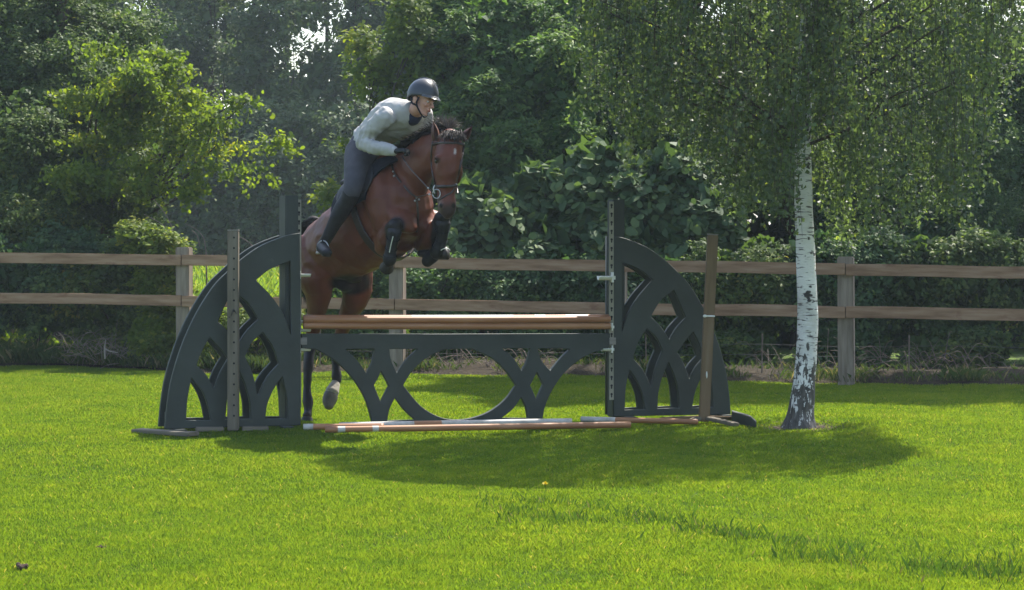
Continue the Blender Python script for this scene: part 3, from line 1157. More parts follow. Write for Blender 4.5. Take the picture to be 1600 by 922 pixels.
def tree(name, label, cat, lobes, leafmat, n_spray, per, size, spread=.16, length=(.3, .7), droop=.35, jit=.02,
         tone0=.45, tonev=.14, base=None, trunk_r=.12, shape='leaf', aspect=.55, group=None, trunk_h=None, inner=.18,
         limbs=10, rmin=.55, up=.35, flat=.55, barkm=None, tipt=.12, clump=11, lean=True):
    cx = np.mean([l[0] for l in lobes]); cy = np.mean([l[1] for l in lobes])
    bx, by = base if base else (cx, cy)
    if lean and by < 31 and trunk_r > .1: by += 1.3
    root = empty(name, (bx, by, gz(bx, by)), label, cat, group)
    # the leafy wall leans back as it rises
    lobes = [(l[0], l[1] + (max(0, l[2] - 1.6) * .5 if lean and l[1] < 31 else 0)) + tuple(l[2:]) for l in lobes]
    big = lobes
    if clump: lobes = clumped(lobes, clump)
    p, o, rr, ch = in_lobes(n_spray, lobes, rmin)
    shade = rng.normal(0, .10, len(lobes))
    low = p[:, 2] > ground_z(p[:, 0], p[:, 1]) + .12
    p, o, rr, ch = p[low], o[low], rr[low], ch[low]
    lobe_tone = shade[ch]
    d = unit(o + np.array([0, 0, up]) + rng.normal(size=p.shape) * .45)
    L = rng.uniform(length[0], length[1], len(p))
    C, ax, ids, t = sprays(p - d * L[:, None] * .5, d, L, per, spread, droop, jit)
    stone = (tone0 + lobe_tone + rng.normal(0, tonev, len(p)) + .07 * np.sin(p[:, 0] * 2.2 + p[:, 2] * 1.7))[ids]
    tone = stone + rng.normal(0, .08, len(C)) + tipt * (t - .5)
    nr = np.tile(np.array([0, -.55, .9]), (len(C), 1)) + np.repeat(o[:, :], per, axis=0) * .35
    sz = size * rng.uniform(.6, 1.3, len(C))
    ok = C[:, 2] > ground_z(C[:, 0], C[:, 1]) + .02
    leaf_mesh('foliage', C[ok], sz[ok], leafmat, root, tone[ok], nr[ok], shape, aspect, ax[ok], flat)
    if inner:      # larger filler leaves, toned darker for the shade deep in the crown
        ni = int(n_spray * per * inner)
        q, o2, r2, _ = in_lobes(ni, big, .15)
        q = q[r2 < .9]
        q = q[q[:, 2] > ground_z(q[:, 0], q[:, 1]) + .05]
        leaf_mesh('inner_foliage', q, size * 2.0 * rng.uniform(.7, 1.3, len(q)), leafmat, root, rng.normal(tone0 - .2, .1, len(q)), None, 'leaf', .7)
    # trunk and limbs
    bm = bmesh.new()
    zt = trunk_h if trunk_h else max(l[2] for l in lobes)
    z0 = gz(bx, by) - .15
    top = Vector((bx + .15 * random.uniform(-1, 1), by, zt))
    foot = Vector((bx, by, z0))
    mid = foot.lerp(top, .5) + Vector((random.uniform(-.1, .1), random.uniform(-.1, .1), 0))
    tube(bm, [foot, foot + Vector((0, 0, .3)), mid, top], [trunk_r * 1.35, trunk_r, trunk_r * .75, trunk_r * .3], 10, 5)
    for k in range(limbs):
        i = random.randrange(len(p))
        if p[i][2] < z0 + .5: continue
        f = min(.95, max(.12, (p[i][2] - z0 - .5) / max(zt - z0, .1) * random.uniform(.4, .85)))
        s = foot.lerp(mid, f * 2) if f < .5 else mid.lerp(top, f * 2 - 1)
        limb(bm, s, Vector(p[i]), trunk_r * .26, .008)
    mesh_obj('trunk', bm, barkm or M['bark'], root, True)
    return root


def W(px, py, Y, rx, ry, rz, wt=1.0):
    """ellipsoid lobe: pixel centre, distance, radii in pixels (x, z) and metres (depth)"""
    q = P(px, py, Y)
    s = Y / FPX
    return (q.x, q.y, q.z, rx * s, ry, rz * s, wt)


# leaf materials (real leaf colours)
M['oak'] = leafy('oak_leaf', [(0, (.050, .085, .018)), (.5, (.090, .140, .022)), (.8, (.13, .175, .026)), (1, (.19, .20, .03))], (1.95, 1.85, .55), .52, .5, .3, tgain=1.05)
M['haw'] = leafy('hawthorn_leaf', [(0, (0.035, 0.062, 0.024)), (.5, (0.074, 0.111, 0.032)), (.85, (0.128, 0.162, 0.038)), (1, (0.203, 0.176, 0.041))], (1.5, 1.6, .7), .35, .45, .16, tgain=1.25)
M['far'] = leafy('poplar_leaf', [(0, (0.045, 0.072, 0.033)), (.5, (0.075, 0.112, 0.045)), (1, (0.120, 0.150, 0.060))], (1.4, 1.5, .8), .40, .5, .4)
M['ash'] = leafy('ash_leaf', [(0, (0.036, 0.078, 0.029)), (.5, (0.075, 0.130, 0.042)), (.85, (0.124, 0.189, 0.047)), (1, (0.182, 0.234, 0.052))], (1.6, 1.7, .6), .40, .45, .16, tgain=1.25)
M['hazel'] = leafy('hazel_leaf', [(0, (0.038, 0.074, 0.032)), (.5, (0.079, 0.126, 0.050)), (.85, (0.126, 0.173, 0.063)), (1, (0.189, 0.210, 0.063))], (1.6, 1.6, .6), .35, .5, .3)
M['dark'] = leafy('dark_shrub_leaf', [(0, (0.030, 0.061, 0.030)), (.5, (0.061, 0.105, 0.041)), (.9, (0.115, 0.169, 0.054)), (1, (0.162, 0.216, 0.054))], (1.4, 1.6, .7), .30, .45, .16, tgain=1.25)
M['birch_leaf'] = leafy('birch_leaf', [(0, (.040, .060, .036)), (.5, (.068, .098, .056)), (.85, (.105, .150, .060)), (1, (.19, .22, .06))], (1.75, 1.8, .7), .46, .42, .6, tgain=1.15)

# --- far hazy tree line, each tall thin tree its own
far_specs = [(-30, 60, 8.6), (60, 63, 9.5), (140, 66, 10), (215, 62, 8.0), (262, 68, 9.7), (330, 61, 9.9), (395, 66, 11.2), (452, 60, 10.4), (505, 67, 11.5), (560, 61, 10.5),
             (615, 66, 11), (675, 62, 11.5), (740, 66, 12), (820, 62, 12)]
far_lab = ['tall hazy tree in the far row, thin and pale against the sky', ]
place_words = ['far tree behind the left edge of the oak crown', 'far tree behind the middle of the dark left tree', 'far tree behind the right half of the dark left tree',
               'low-topped hazy far tree under the open patch of sky', 'slender hazy far tree just right of the open patch of sky', 'hazy far tree behind the yellow-green oak branch tips',
               'tall hazy far tree standing above the left wing post', 'hazy far tree above the horse tail, sky glinting through its top', 'hazy far tree left of the rider, dark thin stem showing',
               'hazy far tree directly behind the rider', 'far tree between the rider and the tall ash', 'far tree hidden mostly by the ash beside the rider', 'far tree deep behind the ash crown', 'far tree deep behind the hazel hedge']
for i, (px, Y, H) in enumerate(far_specs):
    b = P(px, 388, Y)
    s = Y / FPX
    g0 = gz(b.x, Y)
    lobes = []
    for k in range(13):
        f = k / 12
        lobes.append((b.x + random.uniform(-.9, .9), Y + random.uniform(-1, 1), g0 + .6 + f * H, random.uniform(.8, 1.35) * (1 - .25 * f), 1.2, random.uniform(.7, 1.2), 1.3 - .8 * f))
    tree('far_tree', place_words[i], 'tree', lobes, M['far'], 720, 20, .14, .34, (.5, 1.1), .25, .07, tone0=random.uniform(.35, .6),
         base=(b.x, Y), trunk_r=.085, group='far row of hazy trees', trunk_h=H + g0, inner=.22, limbs=14, rmin=.25)
# dark low hedge along the foot of the far trees
for i, px in enumerate((215, 300, 380, 460, 545, 630)):
    b = P(px, 388, 57)
    lobes = [(b.x + random.uniform(-1.2, 1.2), 57 + random.uniform(-.7, .7), gz(b.x, 57) + random.uniform(.4, 3.4), 1.2, .9, .9) for k in range(12)]
    tree('far_bush', ['dark far bush at the left end of the meadow', 'dark far bush above the fence gap', 'dark far bush just left of the tall wing post', 'dark far bush right of the tall wing post',
                      'dark far bush behind the rider\'s boot', 'dark far bush hidden behind the horse'][i], 'bush', lobes, M['far'], 620, 16, .13, .3, (.4, .8), .2, .06,
         tone0=.4, base=(b.x, 57.3), trunk_r=.08, group='dark bushes along the far side of the meadow', inner=.3, limbs=4)

# --- big left tree: dark hawthorn mass and oak with lit branches
tree('hawthorn_tree', 'broad dark hawthorn tree filling the left edge behind the fence', 'tree',
     [W(-40, 120, 29.5, 130, .9, 160), W(60, 60, 29.8, 110, 1.0, 120), W(40, 230, 29, 130, .9, 110), W(130, 170, 29.2, 90, .8, 90), W(170, 60, 29.8, 70, .8, 70, .8),
      W(150, 290, 28.8, 70, .7, 60), W(20, 340, 28.7, 120, .7, 70), W(-10, -60, 30, 150, 1.1, 90, .16), W(110, -50, 30.2, 100, 1, 70, .16),
      W(140, 110, 29.4, 80, .6, 90), W(190, 200, 29.3, 60, .6, 80), W(120, 260, 29.1, 80, .6, 80), W(215, 270, 29.2, 50, .5, 60), W(200, 330, 29.0, 60, .5, 50), W(110, 200, 29.2, 80, .6, 80), W(60, 130, 29.3, 90, .7, 90)],
     M['haw'], 5400, 24, .058, .11, (.25, .55), .25, .025, tone0=.42, base=P(70, 500, 29.2).xy[:], trunk_r=.17, limbs=22, inner=.22)
oak_sprays = [W(345, 232, 28.2, 55, .3, 9), W(372, 158, 28.1, 34, .22, 7), W(425, 224, 28.0, 36, .2, 6), W(452, 222, 28.0, 12, .1, 4), W(385, 266, 28.0, 36, .2, 8), W(402, 160, 28.0, 14, .1, 5),
              W(300, 294, 28.1, 36, .25, 8), W(315, 262, 28.1, 42, .3, 9), W(330, 196, 28.2, 45, .3, 9), W(412, 268, 28.0, 14, .1, 6), W(318, 178, 28.2, 35, .3, 8)]
for k in range(30):
    f = .22 + .78 * random.random()
    oak_sprays.append(W(random.uniform(110, 215 + 110 * (1 - abs(f - .5))), 20 + 275 * f, random.uniform(28.1, 28.9), random.uniform(26, 52), random.uniform(.2, .5), random.uniform(5, 11)))
tree('oak_tree', 'oak with bright yellow-green lobed branches reaching right over the meadow gap', 'tree',
     oak_sprays,
     M['oak'], 950, 18, .062, .12, (.18, .45), .25, .03, tone0=.52, base=P(165, 500, 30.3).xy[:], trunk_r=.11, shape='hex', aspect=.45, limbs=20, inner=.0, rmin=.2, trunk_h=4.2, clump=0, flat=.4, lean=False, up=.05)

tree('hawthorn_tree', 'dark hawthorn tree standing beyond the left edge of the hawthorn at the frame side', 'tree',
     [W(-260, 150, 29.8, 120, 1, 180), W(-380, 250, 29.8, 120, 1, 180), W(-270, 400, 29, 110, .8, 120), W(-420, 460, 29, 110, .8, 100), W(-520, 200, 30, 110, .9, 180)],
     M['haw'], 2200, 18, .08, .14, (.3, .6), .25, .03, tone0=.42, base=P(-320, 500, 29.2).xy[:], trunk_r=.17, limbs=10, inner=.3)
tree('cypress_tree', 'dark feathery conifer just outside the right edge behind the fence', 'tree',
     [W(1780, 150, 29.0, 110, .9, 200), W(1800, 400, 28.6, 110, .8, 150), W(1930, 250, 28.8, 110, .8, 220)],
     M['dark'], 1500, 18, .08, .12, (.35, .75), -.1, .02, tone0=.45, base=P(1830, 500, 29.2).xy[:], trunk_r=.15, limbs=8, inner=.4, up=.8)

# --- shrubs under them
low = [('bramble_bush', 'dark bramble mass low behind the left end of the fence', [W(-30, 440, 27.9, 90, .5, 90), W(60, 450, 27.8, 80, .5, 85), W(130, 420, 28.1, 70, .5, 70)], 'dark', 1500, .06, .40),
       ('elder_bush', 'dark leafy elder bush behind the fence, under the oak', [W(150, 470, 27.7, 70, .5, 80), W(210, 430, 27.9, 55, .5, 75), W(225, 500, 27.6, 40, .4, 45)], 'haw', 1200, .065, .5),
       ('bramble_bush', 'sunlit bright green bramble bush beside the fence post at the meadow gap', [W(250, 385, 26.9, 44, .35, 26), W(222, 366, 26.9, 34, .3, 12), W(255, 440, 26.9, 36, .35, 50), W(296, 500, 26.9, 34, .35, 30), W(250, 520, 26.8, 50, .35, 40), W(330, 545, 26.9, 36, .3, 20)], 'oak', 1250, .062, .62),  # sunlight put into the leaves by brighter colour and tone
       ('nettle_clump', 'pale green nettles behind the left wing openings', [W(378, 510, 26.9, 40, .35, 22), W(438, 500, 26.8, 30, .35, 30), W(350, 550, 26.7, 46, .3, 18)], 'oak', 850, .055, .6)]
for nm, lab, lobes, mt, ns, sz, t0 in low:
    tree(nm, lab, 'bush', lobes, M[mt], ns, 22, sz, .10, (.2, .42), .2, .02, tone0=t0, trunk_r=.03, limbs=8, inner=.25, group='bushes behind the fence', trunk_h=1.0)

# --- the tall leafy wall right of the rider
tree('ash_tree', 'tall ash tree rising behind the rider and horse head', 'tree',
     [W(700, 60, 29.6, 75, .8, 80), W(790, 40, 29.2, 95, .9, 80), W(760, 150, 29.0, 75, .8, 75), W(850, 120, 28.9, 85, .8, 90), W(900, 30, 29.2, 80, .8, 80), W(700, 160, 29.4, 42, .5, 55), W(800, 240, 28.8, 75, .7, 60), W(890, 220, 28.9, 60, .7, 70),
      W(745, 235, 29.2, 42, .6, 60), W(660, 20, 30, 55, .8, 60), W(760, -60, 29.8, 130, 1.1, 70, .16), W(900, -70, 29.8, 110, 1.1, 70, .16)],
     M['ash'], 4200, 22, .085, .10, (.28, .6), .40, .02, tone0=.45, base=P(800, 500, 29.6).xy[:], trunk_r=.16, aspect=.38, limbs=26, inner=.2)
tree('young_oak', 'young oak with bright leaves behind the rider\'s head', 'tree',
     [W(575, 100, 30.5, 38, .4, 45), W(560, 60, 30.5, 24, .3, 20), W(600, 125, 30.4, 26, .3, 22), W(650, 75, 30.2, 40, .4, 45), W(630, 20, 30.3, 42, .4, 40), W(510, 300, 30.3, 18, .2, 20, 1.4), W(540, 225, 30.5, 14, .2, 14), W(660, 130, 30.1, 30, .3, 35)],
     M['oak'], 250, 20, .070, .14, (.25, .55), .3, .03, tone0=.5, base=P(610, 500, 30.6).xy[:], trunk_r=.06, shape='hex', aspect=.45, limbs=10, inner=.0, rmin=.2, trunk_h=4.2, lean=False, clump=0, up=.05)
hz = [('hazel_bush', 'hazel bush with round leaves right beside the horse head', [W(745, 320, 28.3, 52, .5, 55), W(715, 380, 28.2, 40, .4, 50), W(790, 350, 28.1, 50, .5, 60)]),
      ('hazel_bush', 'hazel bush with round pale leaves behind the poles, centre of the hedge', [W(845, 300, 28.1, 60, .5, 60), W(850, 385, 27.9, 55, .5, 55), W(910, 345, 28.0, 50, .5, 60)]),
      ('hazel_bush', 'hazel bush with large round leaves left of the tall right wing post', [W(940, 270, 28.0, 60, .5, 65), W(1000, 300, 27.9, 50, .5, 60), W(960, 380, 27.8, 60, .5, 50)]),
      ('hazel_bush', 'hazel bush with round leaves behind the right wing, left of the birch', [W(1050, 290, 28.0, 65, .5, 75), W(1110, 340, 27.9, 60, .5, 60), W(1070, 390, 27.8, 60, .4, 45)])]
for k, (nm, lab, lobes) in enumerate(hz):
    tree(nm, lab, 'bush', lobes, M['hazel'], 340, 12, .135, .18, (.25, .5), .5, .03, tone0=.42, tonev=.16, trunk_r=.04, shape='hex', aspect=.52, limbs=10, inner=.3, group='hazel bushes in the hedge', trunk_h=2.2, up=.1)
tree('wild_cherry', 'dark leafy tree standing behind the hazels, between ash and birch', 'tree',
     [W(1010, 60, 29.6, 110, .9, 110), W(1000, 190, 29.2, 90, .8, 80), W(1110, 120, 29.4, 90, .8, 110), W(1120, 240, 29.0, 80, .8, 80), W(1050, -60, 30, 130, 1, 80, .16)],
     M['dark'], 2300, 20, .075, .13, (.3, .6), .35, .03, tone0=.45, base=P(1060, 500, 29.6).xy[:], trunk_r=.14, limbs=20, inner=.25)
tree('cypress_tree', 'dark feathery conifer behind the birch trunk', 'tree',
     [W(1240, 60, 29.2, 100, .9, 130), W(1230, 220, 28.8, 90, .8, 100), W(1330, 130, 29.0, 90, .8, 120), W(1320, 290, 28.6, 80, .7, 90), W(1260, -70, 29.8, 130, 1, 80, .16)],
     M['dark'], 3000, 24, .05, .09, (.3, .7), -.1, .015, tone0=.4, base=P(1270, 500, 29.4).xy[:], trunk_r=.14, aspect=.35, limbs=16, inner=.3, up=.7)
tree('cypress_tree', 'dark feathery conifer filling the right edge behind the fence', 'tree',
     [W(1440, 80, 29.0, 90, .9, 130), W(1430, 240, 28.6, 85, .8, 110), W(1530, 90, 28.8, 80, .8, 100), W(1530, 250, 28.4, 85, .8, 110), W(1640, 160, 28.6, 90, .8, 170), W(1500, 360, 28.1, 100, .5, 60), W(1520, -60, 29.5, 150, 1, 80, .16)],
     M['dark'], 3800, 24, .055, .10, (.35, .75), -.15, .015, tone0=.5, base=P(1520, 500, 29.2).xy[:], trunk_r=.15, aspect=.35, limbs=18, inner=.3, up=.8)
def high(x0, x1, n, z0=9.0, z1=12.8):  # unseen upper crown, added so its shade falls along the back of the lawn
    return [(random.uniform(x0, x1), random.uniform(28.4, 29.6), random.uniform(z0, z1), 1.1, .8, 1.0, 1.0) for k in range(n)]


back = [('lime_tree', 'tall dark tree deep behind the ash and the young oak', [W(760, 120, 33, 130, .8, 170), W(740, 330, 32.5, 110, .8, 110), W(880, 200, 33, 130, .8, 230), W(800, 500, 32, 120, .6, 110, 1.6)]),
        ('lime_tree', 'tall dark tree deep behind the hazels, left of the birch crown', [W(1010, 150, 33, 130, .8, 200), W(1030, 380, 32, 130, .8, 120), W(1020, 500, 31.5, 120, .6, 110, 1.6)] + high(3.2, 6, 9, 8, 10.5)),
        ('lime_tree', 'tall dark tree deep behind the birch trunk', [W(1230, 150, 33, 140, .8, 200), W(1240, 380, 32, 140, .8, 120), W(1240, 500, 31.5, 140, .6, 110, 1.6)] + high(5, 8.4, 13)),
        ('lime_tree', 'tall dark tree deep behind the right end of the fence', [W(1450, 150, 33, 150, .8, 190), W(1460, 380, 32, 150, .8, 120), W(1640, 300, 32, 110, .8, 200), W(1450, 500, 31.5, 130, .6, 110, 1.6), W(1620, 500, 31.5, 90, .6, 110, 1.6)] + high(8, 12.5, 15)),
        ('lime_tree', 'tall dark tree deep behind the hawthorn at the left edge', [W(20, 150, 33, 150, .8, 200), W(60, 380, 32, 150, .8, 130), W(160, 280, 33, 60, .6, 130)])]
for nm, lab, lobes in back:
    tree(nm, lab, 'tree', lobes, M['dark'], 900 + 70 * len(lobes), 14, .14, .2, (.4, .8), .3, .05, tone0=.35, trunk_r=.14, limbs=10, inner=.5, group='dark trees at the back of the hedge', trunk_h=4.0, lean=False,
         base=(lobes[0][0], 32.6))
lo2 = [('ivy_bush', 'dark ivy-leaved bush under the poles, behind the fence', [W(660, 450, 27.6, 50, .4, 60), W(730, 450, 27.6, 50, .4, 60), W(690, 520, 27.3, 60, .3, 45)], 'ash', .06, .5),
       ('ivy_bush', 'small bright-tipped bush seen below the horse belly', [W(520, 470, 27.8, 50, .4, 60), W(590, 450, 27.7, 50, .4, 65), W(560, 530, 27.4, 60, .3, 35)], 'ash', .06, .55),
       ('ivy_bush', 'low dark bush behind the filler and centre poles', [W(810, 450, 27.5, 55, .4, 70), W(880, 450, 27.4, 55, .4, 70), W(840, 530, 27.1, 70, .3, 40)], 'dark', .06, .5),
       ('ivy_bush', 'low dark bush behind the right wing and fence', [W(960, 460, 27.2, 60, .4, 75), W(1040, 470, 27.1, 60, .4, 75), W(1000, 540, 26.9, 70, .3, 35)], 'dark', .06, .45),
       ('ivy_bush', 'low dark leafy bush behind the fence, left of the birch trunk', [W(1120, 460, 27.0, 60, .4, 80), W(1190, 450, 26.9, 60, .4, 90), W(1150, 545, 26.6, 70, .3, 35)], 'haw', .06, .45),
       ('ivy_bush', 'low dark leafy bush behind the fence post right of the birch', [W(1280, 440, 26.8, 70, .4, 90), W(1360, 450, 26.7, 70, .4, 90), W(1320, 545, 26.4, 80, .3, 40)], 'dark', .065, .5),
       ('ivy_bush', 'low dark leafy bush behind the right end of the fence', [W(1450, 450, 26.6, 70, .4, 90), W(1540, 440, 26.5, 80, .4, 90), W(1500, 545, 26.2, 90, .3, 40), W(1640, 470, 26.4, 60, .4, 100)], 'haw', .065, .4)]
for nm, lab, lobes, mt, sz, t0 in lo2:
    tree(nm, lab, 'bush', lobes, M[mt], 1050, 17, sz, .10, (.2, .45), .35, .025, tone0=t0, trunk_r=.03, limbs=8, inner=.45, group='low dark bushes along the fence', trunk_h=1.2)

# --- bare twigs, dead brambles and cut brush at the fence foot
def twig_tangle(label, px0, px1, py0, py1, Y, n, lng, pale=.0):
    bm = bmesh.new()
    for k in range(n):
        a = P(random.uniform(px0, px1), random.uniform(py0, py1), Y + random.uniform(-.2, .3))
        a.z = max(a.z, gz(a.x, a.y) + .03)
        d = Vector((random.uniform(-1, 1), random.uniform(-.3, .3), random.uniform(-.15, .7))).normalized() * random.uniform(.4, 1) * lng
        b = a + d
        mid = a.lerp(b, .5) + Vector((0, random.uniform(-.05, .05), random.uniform(0, .12)))
        b.z = max(b.z, gz(b.x, b.y) + .02)
        r = random.uniform(.002, .005)
        tube(bm, [a, mid, b], [r, r * .8, r * .4], 4, 3)
    tag(mesh_obj('twig_tangle', bm, M['twig'], None, True), label, 'twigs', kind='stuff')


twig_tangle('tangle of dry brown brush piled at the fence foot under the oak', 100, 200, 540, 572, 26.6, 90, .38)
twig_tangle('thin dry stems at the foot of the fence below the poles', 620, 860, 560, 588, 25.6, 110, .35)
twig_tangle('thin dry stems at the foot of the fence right of the birch', 1180, 1600, 560, 596, 24.4, 110, .35)
bm = bmesh.new()
tube(bm, [P(164, 560, 26.3), P(163.5, 545, 26.3), P(165, 531, 26.3)], [.012, .010, .005], 6)
tube(bm, [P(164, 545, 26.3), P(172, 549, 26.3), P(184, 551, 26.2)], [.010, .007, .004], 6)
tag(mesh_obj('forked_stick', bm, surface('peeled_pale_wood', [(.3, (.20, .17, .13)), (.7, (.32, .28, .22))], 10), None, True), 'small pale forked stick poking out of the dry brush pile', 'branch')
bm = bmesh.new()
for pts in ([(322, 395), (318, 372), (306, 358), (290, 350)], [(312, 385), (308, 368), (300, 360)], [(275, 375), (262, 340), (240, 312)], [(398, 388), (385, 376), (370, 368)], [(268, 372), (255, 352), (225, 335)]):
    tube(bm, [P(x, y, 27.4) for x, y in pts], [.0065, .006, .0045, .003][:len(pts)], 5)
tube(bm, [P(322, 395, 27.4), Vector((P(325, 500, 27.4).x, 27.4, gz(-3.8, 27.4)))], [.010, .013], 5)
tube(bm, [P(275, 375, 27.4), Vector((P(280, 500, 27.4).x, 27.4, gz(-3.8, 27.4)))], [.010, .013], 5)
tube(bm, [P(398, 388, 27.4), Vector((P(405, 500, 27.4).x, 27.4, gz(-3.8, 27.4)))], [.010, .013], 5)
tag(mesh_obj('bare_cane', bm, M['twig'], None, True), 'bare arching bramble stems rising over the meadow gap', 'branch')

# ---------------------------------------------------------------- birch
m_bb, nt, out = node_mat('white_birch_bark')
tc = N(nt, 'ShaderNodeTexCoord')
sx = N(nt, 'ShaderNodeSeparateXYZ'); nt.links.new(tc.outputs['Object'], sx.inputs[0])
base_c = ramp(nt, noise_fac(nt, 3.0, 5, stretch=(1, 1, 1.5)), [(.3, (.52, .50, .45)), (.55, (.72, .70, .65)), (.75, (.82, .80, .75))])
# thin horizontal breathing marks
lf = noise_fac(nt, 9, 3, stretch=(1, 1, 7))
lent = ramp(nt, lf, [(.575, (0, 0, 0)), (.63, (1, 1, 1))])
c = mix_col(nt, lent, base_c, (.12, .10, .085))
# large black scars, chevron like
sf = noise_fac(nt, 3.4, 3, stretch=(1.6, 1.6, 2.6), rough=.6)
scar = ramp(nt, sf, [(.575, (0, 0, 0)), (.61, (1, 1, 1))])
c = mix_col(nt, scar, c, (.035, .030, .026))
# dark ridged foot whose edge climbs unevenly
ff = noise_fac(nt, 9, 6, stretch=(2.4, 2.4, .8), rough=.65)
mm = N(nt, 'ShaderNodeMath', operation='MULTIPLY_ADD')
nt.links.new(ff, mm.inputs[0]); mm.inputs[1].default_value = 3.2
zz = N(nt, 'ShaderNodeMath', operation='SUBTRACT'); zz.inputs[0].default_value = 0.0
nt.links.new(sx.outputs['Z'], zz.inputs[1])
nt.links.new(zz.outputs[0], mm.inputs[2])
sb_ = N(nt, 'ShaderNodeMapRange'); sb_.inputs['From Min'].default_value = 1.18; sb_.inputs['From Max'].default_value = 1.26
nt.links.new(mm.outputs[0], sb_.inputs['Value'])
foot = ramp(nt, sb_.outputs[0], [(0, (0, 0, 0)), (1, (1, 1, 1))])
dark = ramp(nt, noise_fac(nt, 14, 5, stretch=(2, 2, .7)), [(.35, (.030, .025, .020)), (.6, (.085, .075, .062)), (.8, (.24, .22, .20))])
c = mix_col(nt, foot, c, dark)
pb = N(nt, 'ShaderNodeBsdfPrincipled')
nt.links.new(c, pb.inputs['Base Color']); pb.inputs['Roughness'].default_value = .65
hmix = mix_col(nt, foot, noise_fac(nt, 20, 4, stretch=(1, 1, 4)), noise_fac(nt, 12, 5, stretch=(2, 2, .6)))
nt.links.new(bump(nt, hmix, .7, .02), pb.inputs['Normal'])
nt.links.new(pb.outputs[0], out.inputs[0])

YB = 18.3
bb = P(1250, 672, YB)
birch = empty('birch_tree', (bb.x, YB, 0), 'silver birch with white trunk, dark rugged foot and hanging leafy curtains', 'tree')
prof = [(1248.5, 680, 31), (1249, 668, 27), (1251, 650, 21.5), (1254, 625, 18.5), (1257, 590, 17), (1259.5, 560, 16.6), (1261.5, 520, 16), (1262, 480, 15.8), (1260, 430, 15.4), (1258, 380, 14.6),
        (1256, 320, 13.9), (1255, 260, 13.2), (1255, 190, 12.6), (1259, 100, 11.8), (1262, 0, 10.8), (1258, -120, 9.4), (1252, -250, 7.5), (1250, -400, 4.5), (1248, -520, 1.5)]
ctrl = [(P(x, y, YB) - Vector((bb.x, YB, 0)), r * YB / FPX, r * YB / FPX) for x, y, r in prof]
bm = bmesh.new()
def tb(p):
    k = max(0, 1 - p.z / .9)
    return .018 * k * noise.noise(Vector((p.x * 22, p.y * 22, p.z * 3))) + .006 * noise.noise(Vector((p.x * 8, p.y * 8, p.z * 5)))
Loft(ctrl, (0, 1, 0), 8).add(bm, 40, bump=tb)
tr = mesh_obj('trunk', bm, m_bb, None, True)
tr.parent = birch
# (trunk verts are local to its foot)

def crown_low(px):
    """lowest reach (photo row) of the hanging curtain at each column"""
    xs_ = [905, 930, 960, 1000, 1040, 1075, 1100, 1135, 1165, 1200, 1225, 1240, 1275, 1290, 1310, 1345, 1375, 1400, 1430, 1455, 1480, 1510, 1530, 1555, 1590, 1610]
    ys_ = [60, 190, 212, 285, 215, 210, 250, 290, 330, 375, 310, 225, 225, 320, 375, 395, 345, 290, 350, 372, 345, 290, 200, 160, 75, 20]
    return np.interp(px, xs_, ys_)


nst = 3300
px = rng.triangular(905, 1250, 1615, nst)
uni = rng.uniform(905, 1612, nst); sel = rng.random(nst) < .6
px[sel] = uni[sel]
ang_r = np.clip(1 - ((px - 1255) / 360) ** 2, .05, 1) ** .5
yy = YB + rng.uniform(-1, 1, nst) * 1.75 * ang_r
lowpy = crown_low(px) - np.abs(rng.normal(0, 75, nst)) * rng.random(nst)
# distance from the axis decides how high a curtain can start
# whips gather in swags with thinner places between
swag = noise2(px / 90.0, yy * 1.3, 1.6, 2.2)
radm = np.hypot((px - 1255) / FPX * YB, yy - YB)
ztop_max = 7.4 - 1.15 * radm ** 1.3
zlow = CAM_H - (lowpy - HORIZON) / FPX * YB
zlow = zlow + np.where(rng.random(nst) < .80, rng.random(nst) ** 1.1 * (ztop_max - zlow), 0)
Ls = np.minimum(rng.uniform(.35, 1.1, nst), np.maximum(ztop_max - zlow, .2))
xw = (px - 800) / FPX * YB
per = 31
t = rng.random((nst, per))
dens = noise2(xw * 1.5, zlow * 1.3, 1.5, 4.4) + .5 * noise2(xw * 3, zlow * 2.2 + yy, 1.9, 1.4)
kp = (dens + rng.random(nst) * 1.1 > .02) | (zlow > 4.7)
front = np.arange(nst) < 90            # whips hanging before the stem
px[front] = rng.uniform(1236, 1288, 90); yy[front] = YB - rng.uniform(.35, 1.3, 90)
xw[front] = (px[front] - 800) / FPX * YB
zlow[front] = CAM_H - (rng.uniform(20, 225, 90) - HORIZON) / FPX * YB
kp |= front
xw, yy, zlow, Ls, px = xw[kp], yy[kp], zlow[kp], Ls[kp], px[kp]
nst = len(xw); t = t[:nst]
sway = rng.normal(0, .07, (nst, 2))
outx = np.sign(xw - bb.x) * .12 * rng.random(nst)
C = np.empty((nst, per, 3))
C[..., 0] = xw[:, None] + sway[:, :1] * t + outx[:, None] * (t ** 2) + rng.normal(0, .030, t.shape)
C[..., 1] = yy[:, None] + sway[:, 1:] * t + rng.normal(0, .030, t.shape)
C[..., 2] = (zlow + Ls)[:, None] - Ls[:, None] * t + rng.normal(0, .012, t.shape)
C = C.reshape(-1, 3)
st = rng.normal(.5, .12, nst) + .10 * np.sin(xw * 4 + zlow * 2)
tone = np.repeat(st, per) + rng.normal(0, .09, nst * per)
tone[rng.random(len(tone)) < .012] = 1  # a few leaves toned bright as glints
ax = np.tile(np.array([0, 0, -1.0]), (len(C), 1))
leaf_mesh('foliage', C, .041 * rng.uniform(.65, 1.3, len(C)), M['birch_leaf'], birch, tone, None, 'leaf', .82, ax + rng.normal(0, .55, ax.shape))
